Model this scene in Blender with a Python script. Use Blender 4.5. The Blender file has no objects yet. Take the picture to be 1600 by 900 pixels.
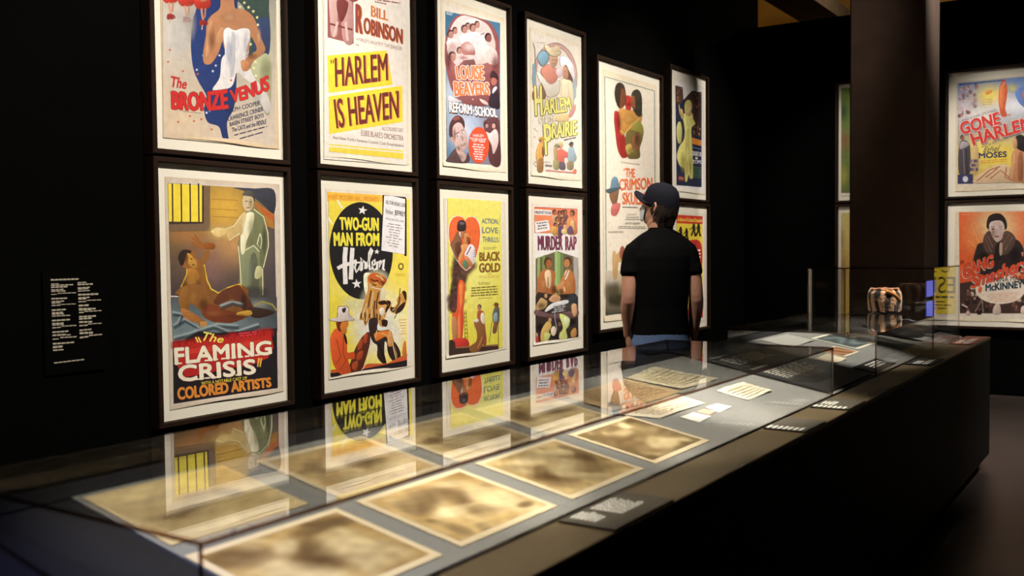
import bpy, bmesh, math, random
from mathutils import Vector, Matrix
from mathutils.geometry import tessellate_polygon

random.seed(7)
S = bpy.context.scene
COL = S.collection

# ------------------------------------------------------------------ camera, world, lights, exposure
EYE = Vector((0.0, 0.0, 1.45))
FPX = 1542.6                                   # focal length in pixels of a 1600 px wide frame
YAW, PITCH, ROLL = math.radians(33.6365), math.radians(-2.1587), math.radians(-0.5817)
CF = Vector((math.cos(YAW) * math.cos(PITCH), math.sin(YAW) * math.cos(PITCH), math.sin(PITCH)))
_r = Vector((math.sin(YAW), -math.cos(YAW), 0.0))
_u = _r.cross(CF)
CR = _r * math.cos(ROLL) + _u * math.sin(ROLL)
CU = -_r * math.sin(ROLL) + _u * math.cos(ROLL)

cam_data = bpy.data.cameras.new('camera')
cam_data.sensor_width = 36.0
cam_data.lens = FPX * 36.0 / 1600.0
cam_data.clip_start = 0.05
cam = bpy.data.objects.new('camera', cam_data)
m = Matrix((CR, CU, -CF)).transposed().to_4x4()
m.translation = EYE
cam.matrix_world = m
COL.objects.link(cam)
S.camera = cam
cam_data.dof.use_dof = True
cam_data.dof.focus_distance = 5.6
cam_data.dof.aperture_fstop = 3.2

S.view_settings.view_transform = 'Standard'
S.view_settings.look = 'None'
S.view_settings.gamma = 1.0
S.view_settings.use_curve_mapping = False
S.view_settings.exposure = 0.0
S.cycles.max_bounces = 10
S.cycles.diffuse_bounces = 3
S.cycles.glossy_bounces = 6
S.cycles.transparent_max_bounces = 48
S.cycles.use_denoising = True
S.cycles.denoising_input_passes = 'RGB_ALBEDO'
S.cycles.sample_clamp_indirect = 6.0

world = bpy.data.worlds.new('world')
S.world = world
world.use_nodes = True
world.node_tree.nodes['Background'].inputs['Color'].default_value = (0.5, 0.45, 0.42, 1)
world.node_tree.nodes['Background'].inputs['Strength'].default_value = 0.004


def spot(name, loc, aim, power, angle, blend, color, radius=0.06):
    d = bpy.data.lights.new(name, 'SPOT')
    d.energy, d.spot_size, d.spot_blend, d.color = power, math.radians(angle), blend, color
    d.shadow_soft_size = radius
    o = bpy.data.objects.new(name, d)
    o.location = loc
    o.rotation_euler = (Vector(aim) - Vector(loc)).to_track_quat('-Z', 'Y').to_euler()
    COL.objects.link(o)
    return o


WARM = (1.0, 0.91, 0.77)
# track spots washing the poster wall
for i, (x, p) in enumerate(((1.9, 500), (3.35, 600), (4.8, 650), (6.3, 710), (7.9, 730), (9.2, 660))):
    spot('poster_spotlight', (x, 0.75, 4.75), (x, 3.9, 1.75), p, 50, 0.7, WARM)
# track spots on the back wall
for (lx, ly), (ay, az), p, an in (((8.0, 3.3), (2.75, 1.8), 300, 34), ((7.9, 1.38), (1.35, 1.85), 560, 36), ((7.7, -0.4), (0.15, 1.5), 400, 34)):
    spot('poster_spotlight', (lx, ly, 4.75), (10.53, ay, az), p, an, 0.7, WARM)
# track spots over the display cases
for x, p in ((1.55, 700), (2.25, 560), (3.0, 740), (3.65, 1350)):
    spot('case_spotlight', (x, 1.2, 4.6), (x, 1.48, 0.9), p, 21, 0.6, (1.0, 0.93, 0.79), 0.03)
spot('case_spotlight', (5.55, 1.3, 4.6), (5.3, 1.5, 0.9), 700, 17, 0.6, (1.0, 0.94, 0.82), 0.03)
spot('case_spotlight', (6.0, 0.5, 4.6), (6.5, 1.45, 1.1), 1400, 13, 0.7, WARM, 0.22)
# unseen fill spot added to brighten the visitor in the aisle
spot('aisle_fill_spot', (3.6, 2.7, 4.7), (5.3, 2.5, 1.1), 520, 26, 0.9, WARM)
# warm lamp in the space behind the back wall
d = bpy.data.lights.new('far_room_lamp', 'POINT')
d.energy, d.color, d.shadow_soft_size = 17, (1.0, 0.60, 0.16), 0.1
o = bpy.data.objects.new('far_room_lamp', d)
o.location = (13.0, 5.2, 4.85)
COL.objects.link(o)
d = bpy.data.lights.new('far_room_lamp', 'POINT')
d.energy, d.color, d.shadow_soft_size = 26, (1.0, 0.80, 0.56), 0.1
o = bpy.data.objects.new('far_room_lamp', d)
o.location = (12.9, 2.65, 4.72)
COL.objects.link(o)
# unseen blue spot added to tint the near end of the table
spot('added_blue_spot', (-0.6, 2.6, 3.6), (0.98, 1.35, 0.9), 400, 14, 1.0, (0.45, 0.5, 1.0), 0.2)
# aisle light on the floor to the right of the table
spot('aisle_fill_spot', (7.6, -0.6, 4.7), (8.6, 0.0, 0.0), 850, 70, 1.0, (1.0, 0.90, 0.83))
spot('aisle_fill_spot', (6.2, -1.2, 4.7), (8.6, 1.9, 1.4), 210, 44, 1.0, (1.0, 0.80, 0.60))  # fill added to lift the lower part of the column


# ------------------------------------------------------------------ pixel helpers (rays from the camera to real planes)
def ray(px, py):
    return CF + CR * ((px - 800.0) / FPX) - CU * ((py - 450.0) / FPX)


def on_plane(px, py, n, d):
    r = ray(px, py)
    n = Vector(n)
    return EYE + r * ((d - n.dot(EYE)) / n.dot(r))


WALL_Y, WALL_X = 3.9, 10.534        # planes of the mats on the two walls
DECK_T, DECK_Y, DECK_Z = 0.19, 1.128, 0.85


def deck_z(y):
    return DECK_Z + DECK_T * (y - DECK_Y)


def on_deck(px, py):
    return on_plane(px, py, (0, -DECK_T, 1), DECK_Z - DECK_T * DECK_Y)


# ------------------------------------------------------------------ materials
def lin(c):
    def f(v):
        v /= 255.0
        return v / 12.92 if v <= 0.04045 else ((v + 0.055) / 1.055) ** 2.4
    return (f(c[0]), f(c[1]), f(c[2]), 1.0)


def mat(name, rgb, rough=0.6, spec=0.5, noise=0.0, scale=20.0, bump=0.0, metallic=0.0, coat=0.0):
    mt = bpy.data.materials.new(name)
    mt.use_nodes = True
    nt = mt.node_tree
    b = nt.nodes['Principled BSDF']
    c = lin(rgb)
    b.inputs['Base Color'].default_value = c
    b.inputs['Roughness'].default_value = rough
    b.inputs['Specular IOR Level'].default_value = spec
    b.inputs['Metallic'].default_value = metallic
    b.inputs['Coat Weight'].default_value = coat
    if noise or bump:
        tc = nt.nodes.new('ShaderNodeTexCoord')
        n = nt.nodes.new('ShaderNodeTexNoise')
        n.inputs['Scale'].default_value = scale
        n.inputs['Detail'].default_value = 6
        nt.links.new(tc.outputs['Object'], n.inputs['Vector'])
        if noise:
            mx = nt.nodes.new('ShaderNodeMix')
            mx.data_type = 'RGBA'
            lo = tuple(max(0, v * (1 - noise)) for v in c[:3]) + (1,)
            hi = tuple(min(1, v * (1 + noise)) for v in c[:3]) + (1,)
            mx.inputs[6].default_value = lo
            mx.inputs[7].default_value = hi
            nt.links.new(n.outputs['Fac'], mx.inputs[0])
            nt.links.new(mx.outputs[2], b.inputs['Base Color'])
        if bump:
            bp = nt.nodes.new('ShaderNodeBump')
            bp.inputs['Strength'].default_value = bump
            bp.inputs['Distance'].default_value = 0.01
            nt.links.new(n.outputs['Fac'], bp.inputs['Height'])
            nt.links.new(bp.outputs['Normal'], b.inputs['Normal'])
    return mt


def glass_mat(name, f0=0.04, tint=(1, 1, 1), rough=0.0):
    """thin clear sheet: what is not mirrored goes straight through (Schlick on the unsigned angle)"""
    mt = bpy.data.materials.new(name)
    mt.use_nodes = True
    nt = mt.node_tree
    nt.nodes.clear()
    out = nt.nodes.new('ShaderNodeOutputMaterial')
    geo = nt.nodes.new('ShaderNodeNewGeometry')
    dot = nt.nodes.new('ShaderNodeVectorMath')
    dot.operation = 'DOT_PRODUCT'
    nt.links.new(geo.outputs['Normal'], dot.inputs[0])
    nt.links.new(geo.outputs['Incoming'], dot.inputs[1])

    def mth(op, a, b=None):
        n = nt.nodes.new('ShaderNodeMath')
        n.operation = op
        for i, v in enumerate((a, b)):
            if v is None:
                continue
            if isinstance(v, (int, float)):
                n.inputs[i].default_value = v
            else:
                nt.links.new(v, n.inputs[i])
        return n.outputs[0]
    a = mth('ABSOLUTE', dot.outputs['Value'])
    k = mth('POWER', mth('SUBTRACT', 1.0, a), 5.0)
    fr = mth('ADD', mth('MULTIPLY', k, 1.0 - f0), f0)
    tr = nt.nodes.new('ShaderNodeBsdfTransparent')
    tr.inputs['Color'].default_value = (*tint, 1)
    gl = nt.nodes.new('ShaderNodeBsdfGlossy')
    gl.inputs['Roughness'].default_value = rough
    mx = nt.nodes.new('ShaderNodeMixShader')
    nt.links.new(fr, mx.inputs[0])
    nt.links.new(tr.outputs[0], mx.inputs[1])
    nt.links.new(gl.outputs[0], mx.inputs[2])
    nt.links.new(mx.outputs[0], out.inputs['Surface'])
    return mt


def print_mat(name, rough=0.55, spec=0.3, blue=1.32):
    """printing ink: one colour per face from the mesh, with a faint paper grain"""
    mt = bpy.data.materials.new(name)
    mt.use_nodes = True
    nt = mt.node_tree
    b = nt.nodes['Principled BSDF']
    b.inputs['Roughness'].default_value = rough
    b.inputs['Specular IOR Level'].default_value = spec
    at = nt.nodes.new('ShaderNodeVertexColor')
    at.layer_name = 'Col'
    tc = nt.nodes.new('ShaderNodeTexCoord')
    n = nt.nodes.new('ShaderNodeTexNoise')
    n.inputs['Scale'].default_value = 28
    n.inputs['Detail'].default_value = 5
    nt.links.new(tc.outputs['Object'], n.inputs['Vector'])
    mr = nt.nodes.new('ShaderNodeMapRange')
    mr.inputs['From Min'].default_value = 0.3
    mr.inputs['From Max'].default_value = 0.7
    mr.inputs['To Min'].default_value = 0.9
    mr.inputs['To Max'].default_value = 1.06
    nt.links.new(n.outputs['Fac'], mr.inputs['Value'])
    mx = nt.nodes.new('ShaderNodeVectorMath')
    mx.operation = 'SCALE'
    nt.links.new(at.outputs['Color'], mx.inputs[0])
    nt.links.new(mr.outputs['Result'], mx.inputs['Scale'])
    tn = nt.nodes.new('ShaderNodeVectorMath')
    tn.operation = 'MULTIPLY'
    tn.inputs[1].default_value = (1.0, 1.04 if blue > 1.1 else 1.0, blue)
    nt.links.new(mx.outputs['Vector'], tn.inputs[0])
    nt.links.new(tn.outputs['Vector'], b.inputs['Base Color'])
    nt.links.new(at.outputs['Alpha'], b.inputs['Alpha'])      # airbrushed ink thins out to nothing at its edge
    return mt


M = {
    'wall': mat('black_wall_paint', (4, 4, 4), 0.95, 0.03, 0.2, 6),
    'floor': mat('dark_floor', (62, 54, 50), 0.35, 0.4, 0.35, 2.2, 0.05),
    'ceiling': mat('dark_ceiling', (14, 13, 12), 0.9, 0.1, 0.2, 5),
    'far': mat('far_plaster', (150, 120, 70), 0.9, 0.2, 0.25, 3),
    'column': mat('rough_concrete', (45, 32, 25), 0.95, 0.15, 0.45, 5, 0.5),
    'beam': mat('painted_beam', (120, 105, 88), 0.8, 0.2, 0.3, 6),
    'frame': mat('dark_walnut', (36, 23, 16), 0.6, 0.12, 0.4, 30),
    'mat': mat('white_mat_board', (232, 228, 216), 0.9, 0.1, 0.03, 40),
    'glaze': glass_mat('clear_glazing', 0.03),
    'print': print_mat('printed_ink'),
    'paperprint': print_mat('printed_photograph', 0.35, 0.4, 0.92),
    'black': mat('black_lacquer_board', (12, 12, 13), 0.6, 0.25, 0.2, 10),
    'rim': mat('dark_rim_board', (84, 71, 50), 0.45, 0.4, 0.12, 12),
    'deck': mat('grey_display_cloth', (138, 138, 134), 0.9, 0.2, 0.08, 160),
    'case': glass_mat('case_glass', 0.045),
    'edge': glass_mat('cut_glass_edge', 0.10, (0.34, 0.20, 0.15), 0.15),
    'dpanel': mat('dark_caption_board', (34, 33, 32), 0.6, 0.3, 0.1, 30),
    'label': mat('grey_caption_board', (72, 67, 58), 0.5, 0.3, 0.1, 30),
    'redlabel': mat('reddish_caption_board', (128, 76, 66), 0.5, 0.3, 0.1, 30),
    'softink': mat('grey_lettering', (196, 192, 180), 0.8, 0.1),
    'cloth_and_shade': mat('black_cloth_and_shade', (22, 22, 26), 0.7, 0.3, 0.1, 90),
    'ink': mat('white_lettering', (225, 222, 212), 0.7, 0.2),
}


# ------------------------------------------------------------------ mesh helpers
def link(name, verts, faces, mats, parent=None, mi=None, smooth=False, origin=None):
    me = bpy.data.meshes.new(name)
    if origin is not None:
        o3 = Vector(origin)
        verts = [tuple(Vector(v) - o3) for v in verts]
    me.from_pydata([tuple(v) for v in verts], [], faces)
    for mt in (mats if isinstance(mats, (list, tuple)) else [mats]):
        me.materials.append(mt)
    if mi:
        me.polygons.foreach_set('material_index', mi)
    if smooth:
        me.polygons.foreach_set('use_smooth', [True] * len(me.polygons))
    me.update()
    ob = bpy.data.objects.new(name, me)
    if origin is not None and parent is None:
        ob.location = origin
    COL.objects.link(ob)
    if parent is not None:
        ob.parent = parent
    return ob


def empty(name, loc):
    o = bpy.data.objects.new(name, None)
    o.empty_display_size = 0.1
    o.location = loc
    COL.objects.link(o)
    return o


def tag(o, label, cat, group=None):
    o['label'] = label
    o['category'] = cat
    if group:
        o['group'] = group
    return o


def struct(o):
    o['kind'] = 'structure'
    return o


class MB:
    """collects boxes and prisms into one mesh"""
    def __init__(self):
        self.v, self.f, self.mi = [], [], []

    def box(self, a, b, mi=0):
        x0, y0, z0 = a
        x1, y1, z1 = b
        n = len(self.v)
        self.v += [(x0, y0, z0), (x1, y0, z0), (x1, y1, z0), (x0, y1, z0), (x0, y0, z1), (x1, y0, z1), (x1, y1, z1), (x0, y1, z1)]
        self.f += [tuple(n + i for i in q) for q in ((3, 2, 1, 0), (4, 5, 6, 7), (0, 1, 5, 4), (1, 2, 6, 5), (2, 3, 7, 6), (3, 0, 4, 7))]
        self.mi += [mi] * 6
        return self

    def hexa(self, p, mis=(0,) * 6):
        n = len(self.v)
        self.v += [tuple(q) for q in p]
        self.f += [tuple(n + i for i in q) for q in ((3, 2, 1, 0), (4, 5, 6, 7), (0, 1, 5, 4), (1, 2, 6, 5), (2, 3, 7, 6), (3, 0, 4, 7))]
        self.mi += list(mis)
        return self

    def build(self, name, mats, parent=None, origin=None, bevel=0.0):
        o = link(name, self.v, self.f, mats, parent, self.mi, origin=origin)
        if bevel:
            bm = bmesh.new()
            bm.from_mesh(o.data)
            bmesh.ops.bevel(bm, geom=bm.edges[:], offset=bevel, segments=2, affect='EDGES', clamp_overlap=True)
            bm.to_mesh(o.data)
            bm.free()
        return o


# ------------------------------------------------------------------ text as meshes
_tc = {}


def glyphs(s, bold=0.0, shear=0.0, space=1.0):
    key = (s, bold, shear, space)
    if key not in _tc:
        cu = bpy.data.curves.new('t', 'FONT')
        cu.body = s
        cu.offset = bold
        cu.shear = shear
        cu.space_character = space
        cu.resolution_u = 3
        ob = bpy.data.objects.new('t', cu)
        me = bpy.data.meshes.new_from_object(ob)
        v = [(p.co.x, p.co.y) for p in me.vertices]
        f = [tuple(p.vertices) for p in me.polygons]
        bpy.data.meshes.remove(me)
        bpy.data.objects.remove(ob)
        bpy.data.curves.remove(cu)
        xs = [p[0] for p in v]
        ys = [p[1] for p in v]
        _tc[key] = (v, f, (min(xs), max(xs), min(ys), max(ys)))
    return _tc[key]


def catmull(pts, n=5):
    out = []
    N = len(pts)
    for i in range(N):
        p0, p1, p2, p3 = (Vector(pts[(i + k - 1) % N]) for k in range(4))
        for j in range(n):
            t = j / n
            out.append(tuple(0.5 * ((2 * p1) + (p2 - p0) * t + (2 * p0 - 5 * p1 + 4 * p2 - p3) * t * t + (3 * p1 - p0 - 3 * p2 + p3) * t ** 3)))
    return out


class Art:
    """printing on a flat sheet: every call adds one more layer of ink, at its true place on the sheet"""
    STEP = 0.000012                                # thickness of one layer of ink

    def __init__(self, place, normal, base=0.004):
        self.place, self.n, self.base = place, Vector(normal), base
        self.v, self.f, self.c = [], [], []
        self.layer = 0
        self.done = []                             # (x0, x1, y0, y1, layer) of what is printed so far
        self.o, self.s = (0.0, 0.0), 1.0

    def crop(self, x, y, s):
        self.o, self.s = (x, y), s

    def P(self, x, y, extra=0.0):
        p = self.place(self.o[0] + x / self.s, self.o[1] + y / self.s)
        return p + self.n * (self.base + self.layer * self.STEP + extra)

    def over(self, pts, n=1):
        """take the lowest free layers above everything already printed under these points"""
        q = [(self.o[0] + x / self.s, self.o[1] + y / self.s) for x, y in pts]
        b = (min(p[0] for p in q), max(p[0] for p in q), min(p[1] for p in q), max(p[1] for p in q))
        low = max([l for x0, x1, y0, y1, l in self.done if x0 <= b[1] and x1 >= b[0] and y0 <= b[3] and y1 >= b[2]], default=0)
        self.layer = low + 1
        self.done.append((*b, low + n))

    def add(self, pts, faces, cols):
        n = len(self.v)
        self.v += [tuple(p) for p in pts]
        for fc, cc in zip(faces, cols):
            self.f.append(tuple(n + i for i in fc))
            self.c.append(cc)

    def poly(self, pts, col, smooth=False, outline=None):
        if outline:
            w, oc = outline
            cx = sum(p[0] for p in pts) / len(pts)
            cy = sum(p[1] for p in pts) / len(pts)
            big = []
            for p in pts:
                dx, dy = p[0] - cx, p[1] - cy
                l = math.hypot(dx, dy) or 1
                big.append((p[0] + dx / l * w, p[1] + dy / l * w))
            self.poly(big, oc, smooth)
        if smooth:
            pts = catmull(pts)
        self.over(pts)
        tri = tessellate_polygon([[Vector((x, y, 0)) for x, y in pts]])
        c = lin(col)
        if not smooth:
            self.add([self.P(*p) for p in pts], tri, [[c] * 3] * len(tri))
            return
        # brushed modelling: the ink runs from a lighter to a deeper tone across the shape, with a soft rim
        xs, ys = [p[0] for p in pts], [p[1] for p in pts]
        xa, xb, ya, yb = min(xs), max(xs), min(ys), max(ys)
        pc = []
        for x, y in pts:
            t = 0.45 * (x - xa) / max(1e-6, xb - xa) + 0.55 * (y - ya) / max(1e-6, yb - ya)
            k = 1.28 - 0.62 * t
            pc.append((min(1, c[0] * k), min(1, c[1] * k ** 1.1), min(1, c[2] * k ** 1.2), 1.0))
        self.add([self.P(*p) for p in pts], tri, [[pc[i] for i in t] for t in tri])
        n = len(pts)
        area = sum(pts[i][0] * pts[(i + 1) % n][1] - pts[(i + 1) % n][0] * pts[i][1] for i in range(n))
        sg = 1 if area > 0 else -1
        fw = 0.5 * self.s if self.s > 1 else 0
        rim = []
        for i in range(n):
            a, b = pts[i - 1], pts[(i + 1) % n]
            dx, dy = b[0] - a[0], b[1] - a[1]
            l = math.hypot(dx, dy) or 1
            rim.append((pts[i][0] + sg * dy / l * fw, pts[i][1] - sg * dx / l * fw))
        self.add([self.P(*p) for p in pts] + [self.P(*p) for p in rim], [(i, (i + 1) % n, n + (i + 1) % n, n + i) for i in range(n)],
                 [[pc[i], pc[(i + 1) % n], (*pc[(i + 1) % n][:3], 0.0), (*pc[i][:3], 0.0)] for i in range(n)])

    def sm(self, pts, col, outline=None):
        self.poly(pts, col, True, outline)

    def soft(self, cx, cy, rx, ry, col, a=0.8, rot=0.0, n=20):
        """airbrushed spot of ink, full in the middle and fading out"""
        m = max(rx, ry)
        self.over([(cx - m, cy - m), (cx + m, cy + m)])
        c = lin(col)[:3]
        r = math.radians(rot)
        pts, cc = [self.P(cx, cy)], [(*c, a)]
        for k, al in ((0.35, a * .85), (0.65, a * .42), (1.0, 0.0)):
            for i in range(n):
                t = 2 * math.pi * i / n
                x, y = k * rx * math.cos(t), k * ry * math.sin(t)
                pts.append(self.P(cx + x * math.cos(r) - y * math.sin(r), cy + x * math.sin(r) + y * math.cos(r)))
                cc.append((*c, al))
        fs = [(0, 1 + i, 1 + (i + 1) % n) for i in range(n)]
        for q in range(2):
            fs += [(1 + q * n + i, 1 + (q + 1) * n + i, 1 + (q + 1) * n + (i + 1) % n, 1 + q * n + (i + 1) % n) for i in range(n)]
        self.add(pts, fs, [[cc[k] for k in f] for f in fs])

    def softs(self, lst):
        for q in lst:
            self.soft(*q)

    def glow(self, pts, w, col, a=0.9):
        """brush line that fades out to both sides"""
        self.over([(x + e, y + e) for x, y in pts for e in (-w, w)])
        c = lin(col)[:3]
        n = len(pts)
        rows = [[], [], []]
        for i, p in enumerate(pts):
            q0, q1 = pts[max(0, i - 1)], pts[min(n - 1, i + 1)]
            dx, dy = q1[0] - q0[0], q1[1] - q0[1]
            l = math.hypot(dx, dy) or 1
            nx, ny = -dy / l * w, dx / l * w
            rows[0].append((p[0] + nx, p[1] + ny))
            rows[1].append(p)
            rows[2].append((p[0] - nx, p[1] - ny))
        P = [self.P(*p) for r in rows for p in r]
        C = [(*c, 0.0)] * n + [(*c, a)] * n + [(*c, 0.0)] * n
        fs = [(r * n + i, r * n + i + 1, (r + 1) * n + i + 1, (r + 1) * n + i) for r in range(2) for i in range(n - 1)]
        self.add(P, fs, [[C[k] for k in f] for f in fs])

    def feather(self, pts, w, col, smooth=True):
        """soft edge round a shape"""
        if smooth:
            pts = catmull(pts, 3)
        self.glow(list(pts) + [pts[0]], w, col, 1.0)

    def ell(self, cx, cy, rx, ry, col, rot=0.0, n=28):
        r = math.radians(rot)
        pts = []
        for i in range(n):
            a = 2 * math.pi * i / n
            x, y = rx * math.cos(a), ry * math.sin(a)
            pts.append((cx + x * math.cos(r) - y * math.sin(r), cy + x * math.sin(r) + y * math.cos(r)))
        self.poly(pts, col)

    def ring(self, cx, cy, rx, ry, w, col, a0=0, a1=360):
        n = 40
        pts = [(cx + rx * math.cos(math.radians(a0 + (a1 - a0) * i / n)), cy + ry * math.sin(math.radians(a0 + (a1 - a0) * i / n))) for i in range(n + 1)]
        self.line(pts, w, col)

    def line(self, pts, w, col):
        self.over([(x + e, y + e) for x, y in pts for e in (-w, w)])
        c = lin(col)
        L, R = [], []
        for i, p in enumerate(pts):
            a, b = pts[max(0, i - 1)], pts[min(len(pts) - 1, i + 1)]
            dx, dy = b[0] - a[0], b[1] - a[1]
            l = math.hypot(dx, dy) or 1
            nx, ny = -dy / l * w / 2, dx / l * w / 2
            L.append((p[0] + nx, p[1] + ny))
            R.append((p[0] - nx, p[1] - ny))
        n = len(pts)
        self.add([self.P(*p) for p in L + R], [(i, i + 1, n + i + 1, n + i) for i in range(n - 1)], [[c] * 4] * (n - 1))

    def grad(self, quad, cols, blobs=(), nx=24, ny=32):
        """airbrushed ground: corner colours TL, TR, BR, BL, with soft printed patches (x, y, rx, ry, colour, strength)"""
        self.over(quad)
        C = [Vector(lin(c)[:3]) for c in cols]
        B = [(b[0], b[1], b[2], b[3], Vector(lin(b[4])[:3]), b[5]) for b in blobs]
        pts, pc = [], []
        for j in range(ny + 1):
            for i in range(nx + 1):
                u, v = i / nx, j / ny
                w = ((1 - u) * (1 - v), u * (1 - v), u * v, (1 - u) * v)
                x = sum(w[k] * quad[k][0] for k in range(4))
                y = sum(w[k] * quad[k][1] for k in range(4))
                col = sum((C[k] * w[k] for k in range(4)), Vector((0, 0, 0)))
                for bx, by, rx, ry, bc, s in B:
                    g = s * math.exp(-((x - bx) / rx) ** 2 - ((y - by) / ry) ** 2)
                    col = col.lerp(bc, min(1, g))
                pts.append(self.P(x, y))
                pc.append((*col, 1.0))
        fs = [(j * (nx + 1) + i, j * (nx + 1) + i + 1, (j + 1) * (nx + 1) + i + 1, (j + 1) * (nx + 1) + i) for j in range(ny) for i in range(nx)]
        self.add(pts, fs, [[pc[k] for k in f] for f in fs])

    def text(self, s, quad, col, bold=0.0, shear=0.0, outline=None, drop=None, space=1.0, arch=0.0):
        """lettering fitted to a four-cornered strip (TL, TR, BR, BL); bold and outline weight in parts of the letter height; drop = (dx, dy, colour)"""
        h = math.hypot(quad[3][0] - quad[0][0], quad[3][1] - quad[0][1])
        w = 0.55 * bold * h
        ow = w + (0.75 * outline[0] * h if outline else 0)

        def ringed(r, n=8):
            return [(0, 0)] + ([(r * math.cos(2 * math.pi * i / n), r * math.sin(2 * math.pi * i / n)) for i in range(n)] if r > 0.3 else [])
        if drop:
            q = [(p[0] + drop[0], p[1] + drop[1]) for p in quad]
            self._t(s, q, drop[2], shear, space, arch, ringed(ow))
        if outline:
            self._t(s, quad, outline[1], shear, space, arch, ringed(ow))
        self._t(s, quad, col, shear, space, arch, ringed(w))

    def _t(self, s, quad, col, shear, space, arch, shifts):
        e = max([abs(d) for q in shifts for d in q]) + abs(arch)
        self.over([(x + k, y + k) for x, y in quad for k in (-e, e)], len(shifts))
        v, f, (x0, x1, y0, y1) = glyphs(s, 0.0, shear, space)
        c = lin(col)
        for dx, dy in shifts[1:] + shifts[:1]:
            pts = []
            for x, y in v:
                u, w = (x - x0) / (x1 - x0), (y1 - y) / (y1 - y0)
                k = ((1 - u) * (1 - w), u * (1 - w), u * w, (1 - u) * w)
                X = sum(k[i] * quad[i][0] for i in range(4)) + dx
                Y = sum(k[i] * quad[i][1] for i in range(4)) - arch * math.sin(math.pi * max(0, min(1, u))) + dy
                pts.append(self.P(X, Y))
            self.add(pts, f, [[c] * len(q) for q in f])
            self.layer += 1

    def lines(self, quad, rows, col, h=0.5, seed=1, ragged=0.2, center=True, wordlen=0.12):
        """small print too fine to read: rows of word-long strokes"""
        self.over(quad)
        rnd = random.Random(seed)
        c = lin(col)

        def at(u, v):
            k = ((1 - u) * (1 - v), u * (1 - v), u * v, (1 - u) * v)
            return self.P(sum(k[i] * quad[i][0] for i in range(4)), sum(k[i] * quad[i][1] for i in range(4)))
        for r in range(rows):
            v0 = r / rows
            v1 = v0 + h / rows
            wd = 1 - ragged * rnd.random()
            a = (1 - wd) / 2 if center else 0
            b = a + wd
            u = a
            while u < b - 0.01:
                l = min(b - u, wordlen * (0.5 + rnd.random()))
                self.add([at(u, v0), at(u + l, v0), at(u + l, v1), at(u, v1)], [(0, 1, 2, 3)], [[c] * 4])
                u += l + wordlen * 0.2

    def star(self, cx, cy, r, col, rot=-90):
        pts = []
        for i in range(10):
            a = math.radians(rot + 36 * i)
            q = r if i % 2 == 0 else r * 0.42
            pts.append((cx + q * math.cos(a), cy + q * math.sin(a)))
        self.poly(pts, col)

    def head(self, cx, cy, r, skin, hair, look=1, hat=None):
        """small painted head: hair behind, face, cheek shade and features"""
        self.ell(cx - 0.1 * r * look, cy - 0.15 * r, 0.86 * r, 1.12 * r, hair)
        self.ell(cx + 0.12 * r * look, cy + 0.15 * r, 0.66 * r, 0.95 * r, skin)
        dk = tuple(int(v * 0.55) for v in skin)
        self.ell(cx + (0.12 - 0.28) * r * look, cy - 0.02 * r, 0.13 * r, 0.07 * r, dk, n=10)
        self.ell(cx + (0.12 + 0.28) * r * look, cy - 0.02 * r, 0.13 * r, 0.07 * r, dk, n=10)
        self.ell(cx + 0.16 * r * look, cy + 0.55 * r, 0.2 * r, 0.07 * r, dk, n=10)
        if hat:
            self.sm([(cx - 1.5 * r, cy - 0.55 * r), (cx - 0.8 * r, cy - 0.75 * r), (cx - 0.7 * r, cy - 1.5 * r), (cx + 0.7 * r, cy - 1.55 * r), (cx + 0.8 * r, cy - 0.75 * r), (cx + 1.5 * r, cy - 0.6 * r), (cx, cy - 0.35 * r)], hat)

    def build(self, name, mt, parent, origin):
        me = bpy.data.meshes.new(name)
        o3 = Vector(origin)
        me.from_pydata([tuple(Vector(v) - o3) for v in self.v], [], self.f)
        at = me.color_attributes.new('Col', 'FLOAT_COLOR', 'CORNER')
        flat = [x for cc in self.c for c in cc for x in c]
        at.data.foreach_set('color', flat)
        me.materials.append(mt)
        me.update()
        ob = bpy.data.objects.new(name, me)
        COL.objects.link(ob)
        ob.parent = parent
        return ob


# ------------------------------------------------------------------ the setting
def slab(name, a, b, mt):
    return struct(MB().box(a, b).build(name, M[mt]))


slab('floor', (-6, -6, -0.1), (15, 6, 0.0), 'floor')
slab('ceiling', (-6, -6, 5.3), (15, 6, 5.4), 'ceiling')
slab('wall_left', (-6, 3.935, 0), (11.036, 4.08, 4.55), 'wall')
slab('wall_back', (10.569, -6, 0), (10.72, 3.93, 3.862), 'wall')
slab('wall_far', (14.6, -6, 0), (14.8, 6, 5.3), 'far')
slab('wall_right', (-6, -6.15, 0), (15, -6, 5.3), 'wall')
slab('wall_front', (-6.15, -6, 0), (-6, 6, 5.3), 'wall')
b = MB()
b.box((10.9, 3.795, 4.6), (14.59, 4.325, 4.64))
b.box((10.9, 3.795, 4.64), (14.59, 3.83, 4.80))
b.box((10.9, 4.29, 4.64), (14.59, 4.325, 4.80))
struct(b.build('ceiling_beam', M['beam']))
b = MB()
b.box((8.6, 1.67, 0), (9.22, 2.268, 5.29))
struct(b.build('column', M['column'], bevel=0.012))
for nm in ('baseboard_left',):
    b = MB().box((-6, 3.917, 0), (10.55, 3.935, 0.09))
    struct(b.build(nm, M['wall']))


# ------------------------------------------------------------------ framed posters
def place_left(px, py):
    return on_plane(px, py, (0, 1, 0), WALL_Y)


def place_back(px, py):
    return on_plane(px, py, (1, 0, 0), WALL_X)


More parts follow.
